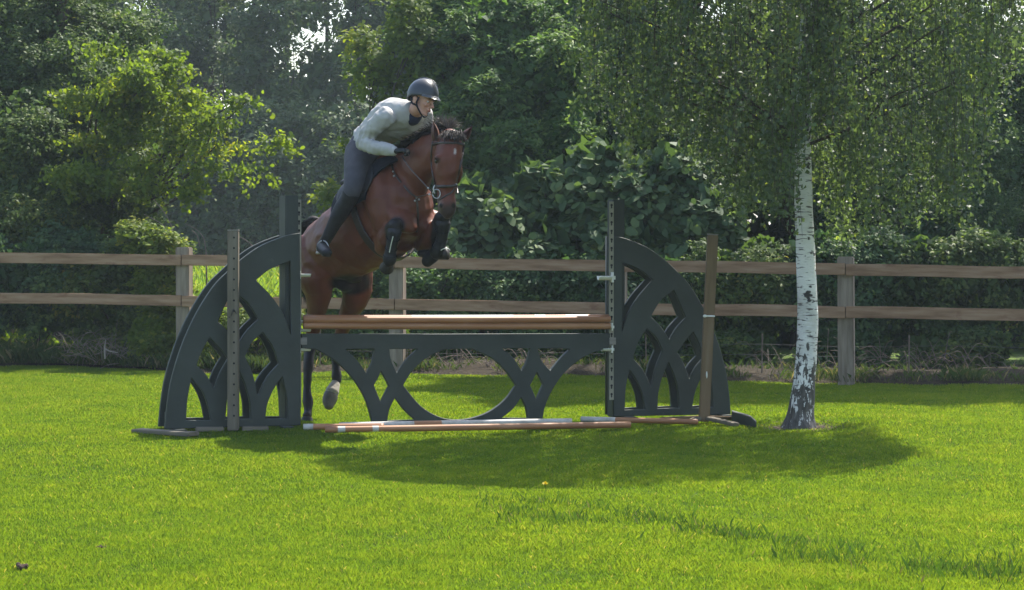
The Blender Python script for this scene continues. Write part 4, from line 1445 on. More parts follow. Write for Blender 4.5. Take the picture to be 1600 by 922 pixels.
# hanging whips, one thin ribbon each
k = rng.random(nst) < .55
a = np.stack([xw, yy, zlow + Ls + .15], 1)[k]; b = np.stack([xw + sway[:, 0], yy + sway[:, 1], zlow], 1)[k]
wd = np.array([.0022, 0, 0]); V = np.stack([a - wd, a + wd, b + wd * .5, b - wd * .5], 1)
V2 = V.copy(); V2[:, :, 0] = V[:, :, 0].mean(1)[:, None]; V2[:, 0, 1] -= .002; V2[:, 1, 1] += .002; V2[:, 2, 1] += .001; V2[:, 3, 1] -= .001
V = np.concatenate([V, V2])
fast_mesh('hanging_twigs', V.reshape(-1, 3), len(V), 4, M['bark'], birch)
bm = bmesh.new()
for kk in range(34):
    i = rng.integers(nst)
    e = Vector((float(xw[i]), float(yy[i]), float(zlow[i] + Ls[i])))
    rad_ = math.hypot(e.x - bb.x, e.y - YB)
    z0 = max(2.35, e.z - .15 - .55 * rad_)
    ypix = HORIZON - (z0 - CAM_H) / YB * FPX
    xt = np.interp(-ypix, [-c_[1] for c_ in prof], [c_[0] for c_ in prof])
    s = P(float(xt), ypix, YB)
    limb(bm, s, e, .015 if rad_ > .7 else .011, .004, .08)
limb(bm, P(1262, 40, YB), P(1395, -40, YB - .4), .035, .012, .05)
limb(bm, P(1266, 110, YB), P(1345, 20, YB - .6), .032, .02, .03)
mesh_obj('limbs', bm, M['bark'], birch, True)

# the weathered wisp of fallen catkins and twigs round its foot
bm = bmesh.new()
for kk in range(160):
    r_ = random.uniform(.15, .42); th = random.uniform(0, 6.28)
    a = Vector((bb.x + r_ * math.cos(th), YB + r_ * 1.1 * math.sin(th), .012)); a.z = gz(a.x, a.y) + .010
    d = Vector((random.uniform(-1, 1), random.uniform(-1, 1), random.uniform(-.05, .2))) * random.uniform(.02, .06)
    tube(bm, [a, a + d], [.0022, .0012], 4, 1)
tag(mesh_obj('fallen_twigs', bm, M['twig']), 'scatter of tiny fallen twigs on bare soil round the birch foot', 'twigs', kind='stuff')

# small things on the lawn
def clod(px, py, r, label, m, n=7):
    Y = CAM_H * FPX / (py - HORIZON)
    c = P(px, py, Y); c.z = gz(c.x, c.y) + r * .3
    bm = bmesh.new()
    for k in range(n):
        q = c + Vector((random.uniform(-1, 1) * r, random.uniform(-1, 1) * r, random.uniform(0, .5) * r))
        res = bmesh.ops.create_icosphere(bm, subdivisions=2, radius=r * random.uniform(.3, .55))
        for v in res['verts']:
            v.co = q + v.co * (1 + .35 * noise.noise(v.co * 60 + q * 9))
    tag(mesh_obj('soil_clod', bm, m, None, True), label, 'soil clod', 'small clods of soil on the lawn')


m_soil = surface('dark_soil', [(.3, (.03, .018, .012)), (.7, (.075, .045, .03))], 30, rough=.95, bumps=.6)
clod(158, 863, .020, 'tiny brown clod of soil on the lawn, left foreground', m_soil)
clod(35, 893, .035, 'dark scraped clod of soil at the bottom left of the lawn', m_soil, 10)
Y = CAM_H * FPX / (776 - HORIZON)
c = P(852, 776, Y); g = gz(c.x, c.y)
dn = empty('dandelion', (c.x, c.y, g), 'single yellow dandelion standing in the lawn', 'flower')
bm = bmesh.new(); tube(bm, [Vector((c.x, c.y, g)), Vector((c.x + .004, c.y, g + .035)), Vector((c.x, c.y, g + .062))], .0022, 6)
mesh_obj('stem', bm, M['grass'], dn, True)
bm = bmesh.new()
for k in range(44):
    th = random.random() * 6.28; el = random.uniform(.1, 1.4)
    d = Vector((math.cos(th) * math.cos(el), math.sin(th) * math.cos(el), math.sin(el)))
    s = Vector((-math.sin(th), math.cos(th), 0)) * .0028
    o_ = Vector((c.x, c.y, g + .062))
    bm.faces.new([bm.verts.new(o_ - s), bm.verts.new(o_ + s), bm.verts.new(o_ + d * .022 + s), bm.verts.new(o_ + d * .022 - s)])
mesh_obj('petals', bm, surface('yellow_petal', [(.3, (.55, .42, .01)), (.7, (.7, .55, .02))], 30, bumps=0), dn)
# ---------------------------------------------------------------- horse
FWD = Vector((.69, -.72, 0)).normalized()        # way it jumps
RGT = Vector((-.72, -.69, 0)).normalized()       # its right side, the one we see
UP = Vector((-.36, .38, .85)).normalized()       # its own 'up', body pitched
M['coat'] = coat_mat('bay_horse_coat', rough=.42, sheen=.0, bscale=16, bs=.4, spec=.2, var=.2)
M['mane'] = surface('black_horse_hair', [(.3, (.012, .010, .010)), (.7, (.030, .024, .022))], 30, rough=.75, spec=.2, bumps=.2)
M['mane_grey'] = surface('grey_horse_hair', [(.3, (.10, .085, .075)), (.7, (.18, .155, .14))], 30, rough=.8, spec=.2, bumps=.2)  # greyer hair for the crest lock
M['eye'] = surface('dark_wet_eye', [(.3, (.006, .005, .004)), (.7, (.012, .010, .008))], 30, rough=.08, spec=.8, bumps=0)

torso = Loft([
    (P(504, 398, 19.15), .15, .20),
    (P(509, 398, 19.00), .235, .29),
    (P(532, 384, 18.78), .28, .315),
    (P(564, 364, 18.55), .295, .345),
    (P(596, 340, 18.32), .28, .375),
    (P(622, 322, 18.14), .255, .37),
    (P(641, 322, 17.98), .20, .28),
], UP, 8)
neck = Loft([
    (P(622, 300, 18.22), .17, .30, (0, 0, 1)),
    (P(636, 282, 18.08), .145, .275, (0, 0, 1)),
    (P(652, 262, 17.92), .118, .225, (0, .1, 1)),
    (P(670, 242, 17.75), .100, .180, (0, .2, 1)),
    (P(690, 228, 17.62), .088, .140, (0, .3, 1)),
    (P(700, 224, 17.55), .075, .105, (0, .4, 1)),
], (0, 0, 1), 6)
FACE = Vector((.30, -.93, .12)).normalized()
HLAT = Vector((.95, .30, 0)).normalized()
HY = 17.42
head = Loft([
    (P(703, 214, HY + .06), .080, .085),
    (P(702, 228, HY + .03), .104, .120),
    (P(700, 247, HY + .01), .112, .155),
    (P(698, 266, HY), .106, .160),
    (P(697, 284, HY - .01), .086, .128),
    (P(697, 303, HY - .03), .072, .090),
    (P(698, 319, HY - .05), .074, .082),
    (P(699, 331, HY - .06), .064, .064),
    (P(699, 337, HY - .06), .036, .038),
], FACE, 6)

hb = bmesh.new()
torso.add(hb, 32)
neck.add(hb, 24)
head.add(hb, 24)
# withers, croup and chest muscles
ball(hb, P(602, 262, 18.25), (.10, .24, .10), (RGT, FWD * .84 + Vector((0, 0, .54)), UP))
ball(hb, P(514, 362, 18.92), (.20, .26, .13), (RGT, FWD * .84 + Vector((0, 0, .54)), UP))
ball(hb, P(507, 376, 19.05) , (.145, .16, .15), (RGT, FWD, UP))
for s in (1, -1):
    ball(hb, P(620, 318, 18.12) + RGT * s * .15, (.13, .19, .32), (RGT, FWD, (UP + Vector((.2, -.2, 0))).normalized()))
    ball(hb, P(643, 342, 17.93) + RGT * s * .105, (.115, .13, .15), (RGT, FWD, UP))
for s in (1,):
    ball(hb, P(604, 300, 18.22) + RGT * .17, (.10, .17, .20), (RGT, FWD, UP))
    ball(hb, P(516, 404, 18.90) + RGT * .18, (.10, .17, .24), (RGT, FWD, UP))
# cheeks (round jaw), eye ridges, nostrils, chin
for s in (1, -1):
    ball(hb, P(699, 264, HY + .13) - HLAT * s * .074, (.046, .110, .125), (HLAT, FACE, Vector((0, 0, 1))))
    ball(hb, P(701, 247, HY - .06) - HLAT * s * .088, (.026, .040, .024), (HLAT, FACE, Vector((0, 0, 1))))
    ball(hb, P(699, 322, HY - .09) - HLAT * s * .046, (.028, .032, .034), (HLAT, FACE, Vector((0, 0, 1))))
ball(hb, P(699, 338, HY), (.034, .040, .028))
ball(hb, P(698, 270, HY - .10), (.036, .040, .16), (HLAT, FACE, Vector((0, 0, 1))))


def leg(ctrl, hint):
    return Loft([(c[0], c[1], c[2]) for c in ctrl], hint, 6)


# near (right) foreleg, folded
kR, fR = P(617, 352, 17.70), P(609, 404, 17.80)
foreR = leg([(P(612, 340, 18.12) + RGT * .06, .13, .19), (P(603, 375, 18.10), .115, .15), (P(607, 372, 17.95), .092, .108), (P(613, 360, 17.80), .066, .072), (kR, .058, .060)], (0, 0, 1))
canR = leg([(kR, .058, .060), (P(616, 363, 17.70), .048, .050), (P(613, 378, 17.74), .034, .040), (P(610, 394, 17.78), .035, .042), (fR, .044, .050), (P(607, 412, 17.88), .036, .038)], (0, -1, 0))
foreR.add(hb, 18); canR.add(hb, 16)
# far (left) foreleg, folded under the chin
kL, fL = P(692, 338, 17.72), P(684, 392, 17.84)
foreL = leg([(P(662, 345, 18.14), .12, .17), (P(668, 372, 18.12), .115, .15), (P(675, 372, 17.98), .095, .105), (P(685, 352, 17.82), .066, .072), (kL, .058, .060)], (0, 0, 1))
canL = leg([(kL, .058, .058), (P(692, 350, 17.73), .050, .050), (P(691, 366, 17.77), .036, .042), (P(688, 380, 17.81), .037, .043), (fL, .046, .050), (P(678, 399, 17.90), .042, .042)], (0, -1, 0))
foreL.add(hb, 18); canL.add(hb, 16)
# hind legs
thR = leg([(P(503, 400, 18.98) + RGT * .06, .155, .24), (P(502, 432, 18.88) + RGT * .06, .15, .235), (P(497, 462, 18.86), .105, .16), (P(493, 492, 18.92), .068, .105), (P(487, 528, 19.0), .050, .072), (P(484, 546, 19.0), .045, .062),
           (P(482, 566, 18.95), .046, .052), (P(480.5, 590, 18.92), .036, .044), (P(480, 610, 18.9), .034, .042), (P(481, 628, 18.87), .046, .052), (P(481, 642, 18.84), .036, .038), (P(480, 650, 18.80), .044, .044)], (.5, -.85, 0))
thR.add(hb, 18)
hoofR_c = P(479.5, 658, 18.76)
thL = leg([(P(548, 405, 18.92) - RGT * .02, .15, .22), (P(556, 436, 18.90), .145, .19), (P(556, 462, 18.92), .115, .145), (P(545, 488, 19.02), .078, .100), (P(533, 520, 19.16), .052, .072), (P(528, 538, 19.20), .048, .066),
           (P(525, 558, 19.17), .040, .048), (P(525, 575, 19.15), .036, .044), (P(526, 588, 19.13), .046, .050), (P(525, 599, 19.11), .036, .040), (P(519, 612, 19.08), .046, .046)], (.5, -.85, 0))
thL.add(hb, 18)
ball(hb, P(530, 425, 18.86), (.17, .16, .20), (RGT, FWD, UP))          # flank fold
ball(hb, P(548, 434, 18.72), (.07, .14, .055), (RGT, FWD, UP))         # sheath

GREY_FET = (P(520, 608, 19.08))


def paint_horse(co):
    n = len(co)
    body = np.array([.118, .036, .019])
    c = np.tile(body, (n, 1))
    def mixin(mask, colr):
        nonlocal c
        mask = np.clip(mask, 0, 1)[:, None]
        c = c * (1 - mask) + np.array(colr) * mask
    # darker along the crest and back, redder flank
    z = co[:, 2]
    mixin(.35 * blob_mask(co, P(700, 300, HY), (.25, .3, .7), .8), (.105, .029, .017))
    blk = (.016, .014, .016)
    def limb_black(pts, r, t0=None):
        for a, b, r_ in pts:
            d, t = seg_dist(co, a, b)
            m_ = np.clip((r_ - d) / .03 + .5, 0, 1)
            mixin(m_, blk)
    limb_black([(kR, fR, .085), (kR, P(615, 356, 17.76), .075), (fR, P(607, 412, 17.88), .06)], 0)
    limb_black([(kL, fL, .085), (kL, P(688, 346, 17.78), .075), (fL, P(678, 400, 17.90), .07)], 0)
    limb_black([(P(485, 536, 19.0), P(480, 645, 18.84), .085), (P(529, 532, 19.2), P(523, 600, 19.10), .085)], 0)
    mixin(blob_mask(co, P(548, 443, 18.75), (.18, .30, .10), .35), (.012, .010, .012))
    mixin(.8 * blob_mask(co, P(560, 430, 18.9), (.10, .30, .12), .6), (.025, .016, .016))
    # near hind: black from the hock down; far hind: pale pastern
    mixin(blob_mask(co, P(519, 612, 19.08), (.09, .12, .055), .4), (.34, .31, .26))
    # dark muzzle with paler grey side, mealy mouth
    mixin(.85 * blob_mask(co, P(700, 334, HY - .06), (.12, .16, .085), .7), (.035, .028, .028))
    mixin(.55 * blob_mask(co, P(684, 322, HY - .06), (.045, .14, .075), .6), (.16, .125, .10))
    for s in (1, -1):
        mixin(.9 * blob_mask(co, P(701, 251, HY - .07) - HLAT * s * .105, (.035, .06, .028), .6), (.030, .016, .012))
        mixin(blob_mask(co, P(699, 321, HY - .13) - HLAT * s * .052, (.018, .035, .022), .4), (.006, .005, .005))
    # small white star, off centre
    mixin(.8 * blob_mask(co, P(711, 237, HY - .10), (.009, .12, .024), .5), (.45, .40, .36))
    # shade painted inside the elbow and chest folds
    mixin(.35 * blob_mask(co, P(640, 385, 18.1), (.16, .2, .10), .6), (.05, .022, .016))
    return c


horse = empty('horse', (P(520, 660, 18.8).x, 18.8, 0), 'bay horse with black legs leaping over the poles, head turned to the camera', 'horse')
def muscle(p):
    """low relief of muscle bands and skin folds"""
    q = p * 5.2
    r_ = 1 - abs(noise.noise(Vector((q.x * .8 + q.z * .5, q.y * .8, q.z * 1.1 - q.x * .6))) * 2)
    return .010 * (r_ - .6) * (1 if p.z > 1.1 else .35) + .003 * noise.noise(p * 16)


body = organic('body', hb, .0115, 4, M['coat'], horse, paint_horse, muscle)
BODY = body


def hoof(c, d, r0, r1, L, m, parent):
    """hoof from coronet c along d; open flat sole"""
    bm = bmesh.new()
    d = Vector(d).normalized()
    Loft([(Vector(c), r0, r0 * .95), (Vector(c) + d * L * .5, (r0 + r1) / 2, (r0 + r1) / 2), (Vector(c) + d * L, r1, r1)], (1, .2, .1), 4).add(bm, 20, caps=False)
    bmesh.ops.holes_fill(bm, edges=[e for e in bm.edges if e.is_boundary], sides=0)
    bmesh.ops.bevel(bm, geom=[e for e in bm.edges if e.calc_face_angle(0) > .9], offset=.006, segments=2, affect='EDGES')
    return mesh_obj('hoof', bm, m, parent, True)


hoof(P(607, 411, 17.87), P(602, 424, 17.97) - P(607, 411, 17.87), .040, .062, .085, M['black_hoof'], horse)
hoof(P(681, 398, 17.88), P(702, 395, 17.84) - P(681, 398, 17.88), .040, .056, .105, M['black_hoof'], horse)
hoof(P(480, 651, 18.80), Vector((-.05, -.15, -1)), .046, .062, .075, M['black_hoof'], horse)
bm = bmesh.new()
Loft([(P(520, 610, 19.08), .050, .050), (P(517, 618, 19.05), .064, .058), (P(514.5, 627, 19.03), .062, .056), (P(514, 634, 19.01), .044, .044)], (0, -1, .2), 5).add(bm, 22)
organic('hoof', bm, .008, 2, M['hoof'], horse)
bm = bmesh.new()
Loft([(P(524, 600, 19.10), .043, .045), (P(521.5, 606, 19.08), .052, .052), (P(519, 612, 19.06), .062, .060)], (0, -1, .2), 5).add(bm, 22)
organic('pastern', bm, .007, 2, surface('pale_pastern_hair', [(.3, (.26, .23, .19)), (.7, (.40, .37, .31))], 40, rough=.9, bumps=.3), horse)

# tendon boots on the folded forelegs
for cl, nm, (f0, f1) in ((canR, 'leg_boot', (.9, 4.2)), (canL, 'leg_boot', (.9, 4.4))):
    bm = bmesh.new()
    cl.add(bm, 20, infl=.012, caps=True, f0=f0, f1=f1)
    b_ = mesh_obj(nm, bm, M['black_leather'], horse, True)
    for q in (1.6, 2.6, 3.5):
        bm = bmesh.new()
        pts = [cl.point(q, R(a), .016) for a in range(0, 361, 20)]
        tube(bm, pts, .0028, 5, 1)
        mesh_obj('strap', bm, M['black_cloth'], b_, True)
bm = bmesh.new(); Loft([(P(684, 392, 17.86), .050, .052), (P(675, 401, 17.90), .056, .058), (P(667, 409, 17.94), .048, .050)], (0, -1, 0), 4).add(bm, 18); Loft([(P(672, 396, 17.92), .036, .04), (P(657, 396, 17.98), .030, .038)], (0, -1, 0), 4).add(bm, 14)
organic('overreach_boot', bm, .008, 4, M['black_leather'], horse)
bm = bmesh.new(); tube(bm, [P(689, 391, 17.76), P(694, 388.5, 17.74), P(700, 388.5, 17.74), P(703, 391, 17.76)], .0035, 6)  # pale line for the lit edge of the far hoof's shoe
mesh_obj('highlight_line', bm, M['plastic'], horse, True)
bm = bmesh.new(); tube(bm, [P(614, 370, 17.62), P(611, 382, 17.66), P(608.5, 394, 17.69)], .0045, 6)  # pale line standing in for the highlight down the near cannon
mesh_obj('highlight_line', bm, M['plastic'], horse, True)

# ears
def ear(base, tip, open_dir, w):
    base, tip = Vector(base), Vector(tip)
    ax = tip - base
    L = ax.length; ax.normalize()
    od = Vector(open_dir); od = (od - ax * od.dot(ax)).normalized()
    sd = ax.cross(od)
    bm = bmesh.new()
    prev = None
    outer, inner = [], []
    for i in range(11):
        t = i / 10
        wd = w * (math.sin(math.pi * min(1, t * .80 + .24)) ** .8) * (1 - .15 * t) if i < 10 else .002
        c = base + ax * (L * t) + od * (.012 * math.sin(math.pi * t)) + sd * 0
        ro, ri = [], []
        for k in range(15):
            a = R(-150 + 300 * k / 14)
            dirv = sd * math.sin(a) - od * math.cos(a)
            ro.append(bm.verts.new(c + dirv * wd))
            ri.append(bm.verts.new(c + dirv * max(wd - .006, .0008)))
        outer.append(ro); inner.append(ri)
    for L0, L1 in zip(outer, outer[1:]):
        for k in range(14): bm.faces.new((L0[k], L0[k + 1], L1[k + 1], L1[k]))
    for L0, L1 in zip(inner, inner[1:]):
        for k in range(14): bm.faces.new((L0[k + 1], L0[k], L1[k], L1[k + 1]))
    for i in range(10):
        for k in (0, 14):
            bm.faces.new((outer[i][k], outer[i + 1][k], inner[i + 1][k], inner[i][k]))
    o = mesh_obj('ear', bm, M['ear'], horse, True)
    return o


m_ear, nt, out = node_mat('brown_ear_skin')
pb = N(nt, 'ShaderNodeBsdfPrincipled')
nt.links.new(ramp(nt, noise_fac(nt, 20, 4), [(.3, (.075, .030, .020)), (.7, (.13, .05, .03))]), pb.inputs['Base Color'])
pb.inputs['Roughness'].default_value = .6
pb.inputs['Subsurface Weight'].default_value = 0
trn = N(nt, 'ShaderNodeBsdfTranslucent'); trn.inputs[0].default_value = (.25, .09, .05, 1)
mx = N(nt, 'ShaderNodeMixShader'); mx.inputs[0].default_value = .12
nt.links.new(pb.outputs[0], mx.inputs[1]); nt.links.new(trn.outputs[0], mx.inputs[2]); nt.links.new(mx.outputs[0], out.inputs[0])
M['ear'] = m_ear
ear(P(681, 220, 17.47), P(676.5, 189, 17.46), (.35, -.95, -.1), .036)
ear(P(722, 219, 17.50), P(738, 197, 17.47), (.05, -1, -.2), .036)

# eyes
for s in (1, -1):
    bm = bmesh.new()
    ball(bm, P(701, 252, HY - .045) - HLAT * s * .098, (.018, .022, .018), (HLAT, FACE, Vector((0, 0, 1))))
    mesh_obj('eye', bm, M['eye'], horse, True)


def hair(name, roots, dirs, L, w, m, parent, curl=.3, grav=.5, seg=6, n=None):
    """bundle of thin tapering locks"""
    V, F = [], 0
    out = []
    for p, d in zip(roots, dirs):
        l = L * random.uniform(.6, 1.15)
        d = Vector(d).normalized(); p = Vector(p)
        s = d.cross(Vector((random.uniform(-1, 1), random.uniform(-1, 1), random.uniform(-1, 1)))).normalized()
        ww = w * random.uniform(.6, 1.3)
        pts = []
        q = p.copy(); dd = d.copy()
        for k in range(seg + 1):
            pts.append(q.copy())
            dd = (dd + Vector((random.uniform(-curl, curl), random.uniform(-curl, curl), random.uniform(-curl, curl) - grav)) * .35).normalized()
            q = q + dd * (l / seg)
        for k in range(seg):
            a = ww * (1 - k / seg) ** .6; b = ww * (1 - (k + 1) / seg) ** .6
            out.append([pts[k] - s * a, pts[k] + s * a, pts[k + 1] + s * b, pts[k + 1] - s * b])
    V = np.array([[tuple(v) for v in q] for q in out])
    return fast_mesh(name, V.reshape(-1, 3), len(V), 4, m, parent)


roots, dirs = [], []
for k in range(1500):
    f = random.uniform(.9, 5.0)
    roots.append(neck.point(f, R(random.uniform(-16, 10)), -.008))
    dirs.append(Vector((-.55 + random.uniform(-.3, .3), -.1, .55 + random.uniform(-.2, .3))))
hair('mane', roots, dirs, .12, .005, M['mane'], horse, grav=.75)
roots, dirs = [], []
for k in range(420):      # the lock thrown up behind the ears
    f = random.uniform(3.2, 4.9)
    roots.append(neck.point(f, R(random.uniform(-22, 12)), -.005))
    dirs.append(Vector((.15 + random.uniform(-.5, .5), -.1, 1.0)))
hair('mane_crest', roots, dirs, .15, .0045, M['mane_grey'], horse, grav=.75, curl=.4)
roots, dirs = [], []
for k in range(520):
    roots.append(P(random.uniform(693, 720), random.uniform(205, 214), HY + random.uniform(-.02, .05)))
    dirs.append(Vector((random.uniform(-.3, .6), -.6, .45)))
hair('forelock', roots, dirs, .14, .0045, M['mane'], horse, grav=.95, curl=.4)
# tail: dock and hair
bm = bmesh.new()
tube(bm, [P(506, 360, 19.10), P(496, 347, 19.2), P(486, 344, 19.26), P(479, 356, 19.30)], [.05, .042, .034, .022], 12)
mesh_obj('dock', bm, M['mane'], horse, True)
roots, dirs = [], []
for k in range(1500):
    t = random.random()
    a = P(500 - 20 * t, 349 - 7 * math.sin(t * 3) + 14 * t * t, 19.10 + .12 * t)
    roots.append(a + Vector((random.uniform(-.035, .035), random.uniform(-.03, .03), random.uniform(-.02, .02))))
    dirs.append(Vector((-.45 + .4 * t, .25, .3 - 1.2 * t)))
hair('tail', roots, dirs, .62, .006, M['mane'], horse, grav=.95, curl=.16, seg=9)


# ---------------------------------------------------------------- saddle
sad = empty('saddle', P(590, 262, 18.3), 'black jumping saddle with dark cloth under the rider', 'saddle')


def wrap(loft, f0, f1, a0, a1, infl, thick, nf=16, na=30, edge=None):
    """a sheet lying on a loft between two stations and angles"""
    bm = bmesh.new()
    top, bot = [], []
    for i in range(nf + 1):
        rt, rb = [], []
        for j in range(na + 1):
            v = j / na
            f = f0 + (f1 - f0) * i / nf
            th = a0 + (a1 - a0) * v
            if edge: f = edge(i / nf, v)
            rt.append(bm.verts.new(loft.point(f, R(th), infl + thick)))
            rb.append(bm.verts.new(loft.point(f, R(th), infl)))
        top.append(rt); bot.append(rb)
    for i in range(nf):
        for j in range(na):
            bm.faces.new((top[i][j], top[i][j + 1], top[i + 1][j + 1], top[i + 1][j]))
            bm.faces.new((bot[i][j + 1], bot[i][j], bot[i + 1][j], bot[i + 1][j + 1]))
    for i in range(nf):
        for j in (0, na):
            bm.faces.new((top[i][j], top[i + 1][j], bot[i + 1][j], bot[i][j]))
    for j in range(na):
        for i in (0, nf):
            bm.faces.new((top[i][j], bot[i][j], bot[i][j + 1], top[i][j + 1]))
    bmesh.ops.recalc_face_normals(bm, faces=bm.faces)
    return bm


# which angle sign is the right side?
SGN = 1 if (torso.point(3.5, R(90)) - torso.point(3.5, R(-90))).dot(RGT) > 0 else -1
mesh_obj('saddle_pad', wrap(torso, 3.25, 5.15, -80, 80, .046, .014, nf=22, edge=lambda u, v: 3.3 + u * (1.62 + .62 * math.sin(v * math.pi))), M['black_cloth'], sad, True)
for s in (1, -1):
    mesh_obj('flap', wrap(torso, 3.1, 4.6, s * SGN * 28, s * SGN * 72, .064, .008, edge=lambda u, v: 3.5 + .1 * v + u * (1.25 + .45 * math.sin(v * 2.6))), M['black_leather'], sad, True)
bm = bmesh.new()
pts = []
for f, r_ in ((3.25, .050), (3.5, .042), (3.8, .035), (4.2, .04), (4.5, .055)):
    pts.append((torso.point(f, 0, .075 if r_ > .045 else .055), .14 if f < 4.3 else .10, r_))
Loft(pts, UP, 6).add(bm, 20)
organic('seat', bm, .01, 4, M['black_leather'], sad)
mesh_obj('girth', wrap(torso, 4.05, 4.28, 80, 280, .018, .012, na=40), M['leather'], sad, True)
# stirrup under the visible foot
st_c = P(504, 391, 18.12)


def stirrup(c):
    s_ = None
    bm = bmesh.new()
    ax = RGT * .9 + FWD * -.4
    ax = Vector((.8, -.35, .1)).normalized()
    pts = [c + ax * (.058 * math.sin(R(a))) + Vector((0, 0, 1)) * (-.058 * math.cos(R(a)) * (1.35 if abs(a) > 90 else .35)) for a in range(-170, 171, 20)]
    tube(bm, pts, .006, 8, 2)
    tube(bm, [c + ax * -.055 + Vector((0, 0, -.018)), c + ax * .055 + Vector((0, 0, -.018))], (.012), 8, 2)
    return bm


mesh_obj('stirrup', stirrup(st_c), M['steel'], sad, True)
bm = bmesh.new()
tube(bm, [st_c + Vector((0, 0, .08)), P(522, 362, 18.25), torso.point(3.6, R(SGN * 60), .075)], .006, 6)
mesh_obj('stirrup_leather', bm, M['black_leather'], sad, True)

# ---------------------------------------------------------------- bridle, reins, breastplate
bri = empty('bridle', P(700, 240, HY), 'dark leather bridle and reins on the horse head', 'bridle')


def on_head(px, py, infl=.004):
    """nearest head-skin point seen at a pixel: cast on the finished body mesh"""
    c = Vector((0, 0, CAM_H))
    d = (P(px, py, 17.0) - c).normalized()
    ok, loc, nr, idx = BODY.ray_cast(c, d)
    return loc + nr * infl if ok and loc.y < 18.9 else None


def strap(name, pix, r, m=None, parent=None, infl=.004, Yd=HY):
    pts = []
    for (x, y) in pix:
        q = on_head(x, y, infl)
        pts.append(q if q is not None else P(x, y, (pts[-1].y if pts else Yd)))
    d = pts[-1] - pts[0]
    bm = bmesh.new()
    for p, q in ((0, 0),):
        Loft([(v, r, r * .45) for v in pts], (0.1, -1, 0), 4).add(bm, 8)
    return mesh_obj(name, bm, m or M['leather'], parent or bri, True)


bpy.context.view_layer.update()
strap('browband', [(676, 226), (685, 224), (696, 223.5), (707, 224), (717, 224.5), (725, 226)], .010)
strap('cheekpiece', [(676, 226), (674.5, 240), (675, 256), (677, 272), (679, 286), (681, 297)], .008)
strap('cheekpiece', [(725, 226), (724, 236), (720, 252), (716, 270), (713, 286)], .008)
strap('noseband', [(679, 290), (686, 291.5), (696, 291), (706, 290.5), (713, 289.5)], .011)
strap('flash_strap', [(710, 293), (706, 300), (700, 304), (692, 309), (686, 313)], .007)
strap('headpiece', [(676, 226), (680, 217), (690, 212)], .010)
bm = bmesh.new()
bc = P(682, 303, HY - .10)
tube(bm, [bc + Vector((.030 * math.cos(R(a)), -.005, .036 * math.sin(R(a)))) for a in range(0, 361, 30)], .0045, 6, 2)
mesh_obj('bit_ring', bm, M['steel'], bri, True)
bm = bmesh.new()
tube(bm, [P(679, 290, HY - .11), P(677, 296, HY - .11), P(679, 302, HY - .11)], .006, 6)
mesh_obj('bit_cheek', bm, M['steel'], bri, True)
for (x, y) in ((669, 294), (671, 304), (713, 288)):
    bm = bmesh.new()
    ball(bm, P(x, y, HY - .10), (.009, .008, .009))
    mesh_obj('buckle', bm, M['steel'], bri, True)
bm = bmesh.new()
Loft([(v, .008, .004) for v in (P(681, 303, HY - .10), P(671, 296, 17.36), P(660, 284, 17.42), P(645, 268, 17.55), P(634, 254, 17.66), P(628, 244, 17.74))], (0, 0, 1), 4).add(bm, 8)
mesh_obj('rein', bm, M['leather'], bri, True)
bm = bmesh.new()
Loft([(v, .008, .004) for v in (P(715, 302, HY + .03), P(712, 285, 17.60), P(700, 262, 17.78), P(676, 236, 17.95), P(655, 226, 18.02))], (0, 0, 1), 4).add(bm, 8)
mesh_obj('rein', bm, M['leather'], bri, True)

bp = empty('breastplate', P(640, 280, 17.9), 'thin leather breastplate with metal studs across the horse shoulder', 'breastplate')
pix = [(612, 248), (613, 258), (616, 270), (624, 282), (634, 294), (642, 303), (650, 308)]
strap('neck_strap', pix, .008, M['leather'], bp, .006)
strap('chest_strap', [(650, 308), (652, 325), (652, 345), (650, 362)], .009, M['leather'], bp, .006)
bm = bmesh.new()
Loft([(v, .006, .004) for v in (P(650, 308, 17.72), P(660, 306, 17.5), P(669, 304, 17.36))], (0, 0, 1), 4).add(bm, 8)
mesh_obj('martingale_strap', bm, M['leather'], bp, True)
for (x, y) in ((614.5, 269), (616, 276), (650, 309), (654, 312), (648, 314)):
    q = on_head(x, y, .008)
    if q is None: continue
    bm = bmesh.new()
    ball(bm, q, (.009, .009, .009))
    mesh_obj('stud', bm, M['steel'], bp, True)


# ---------------------------------------------------------------- rider
def skinmat():
    m, nt, out = node_mat('fair_skin')
    at = N(nt, 'ShaderNodeAttribute', attribute_name='coat')
    b = N(nt, 'ShaderNodeBsdfPrincipled')
    nt.links.new(mix_col(nt, 1.0, at.outputs['Color'], ramp(nt, noise_fac(nt, 25, 4), [(.3, (.9, .88, .88)), (.7, (1.08, 1.05, 1.04))]), 'MULTIPLY'), b.inputs['Base Color'])
    b.inputs['Roughness'].default_value = .5
    nt.links.new(b.outputs[0], out.inputs[0])
    return m


M['skin'] = skinmat()


def knit(name, stops, sc, rough=.95):
    m, nt, out = node_mat(name)
    b = N(nt, 'ShaderNodeBsdfPrincipled')
    nt.links.new(ramp(nt, noise_fac(nt, 9, 6), stops), b.inputs['Base Color'])
    b.inputs['Roughness'].default_value = rough
    b.inputs['Specular IOR Level'].default_value = .15
    b.inputs['Sheen Weight'].default_value = .05
    w1 = noise_fac(nt, sc, 3, stretch=(1, 1, 2.0))
    nt.links.new(bump(nt, w1, .35, .006), b.inputs['Normal'])
    nt.links.new(b.outputs[0], out.inputs[0])
    return m


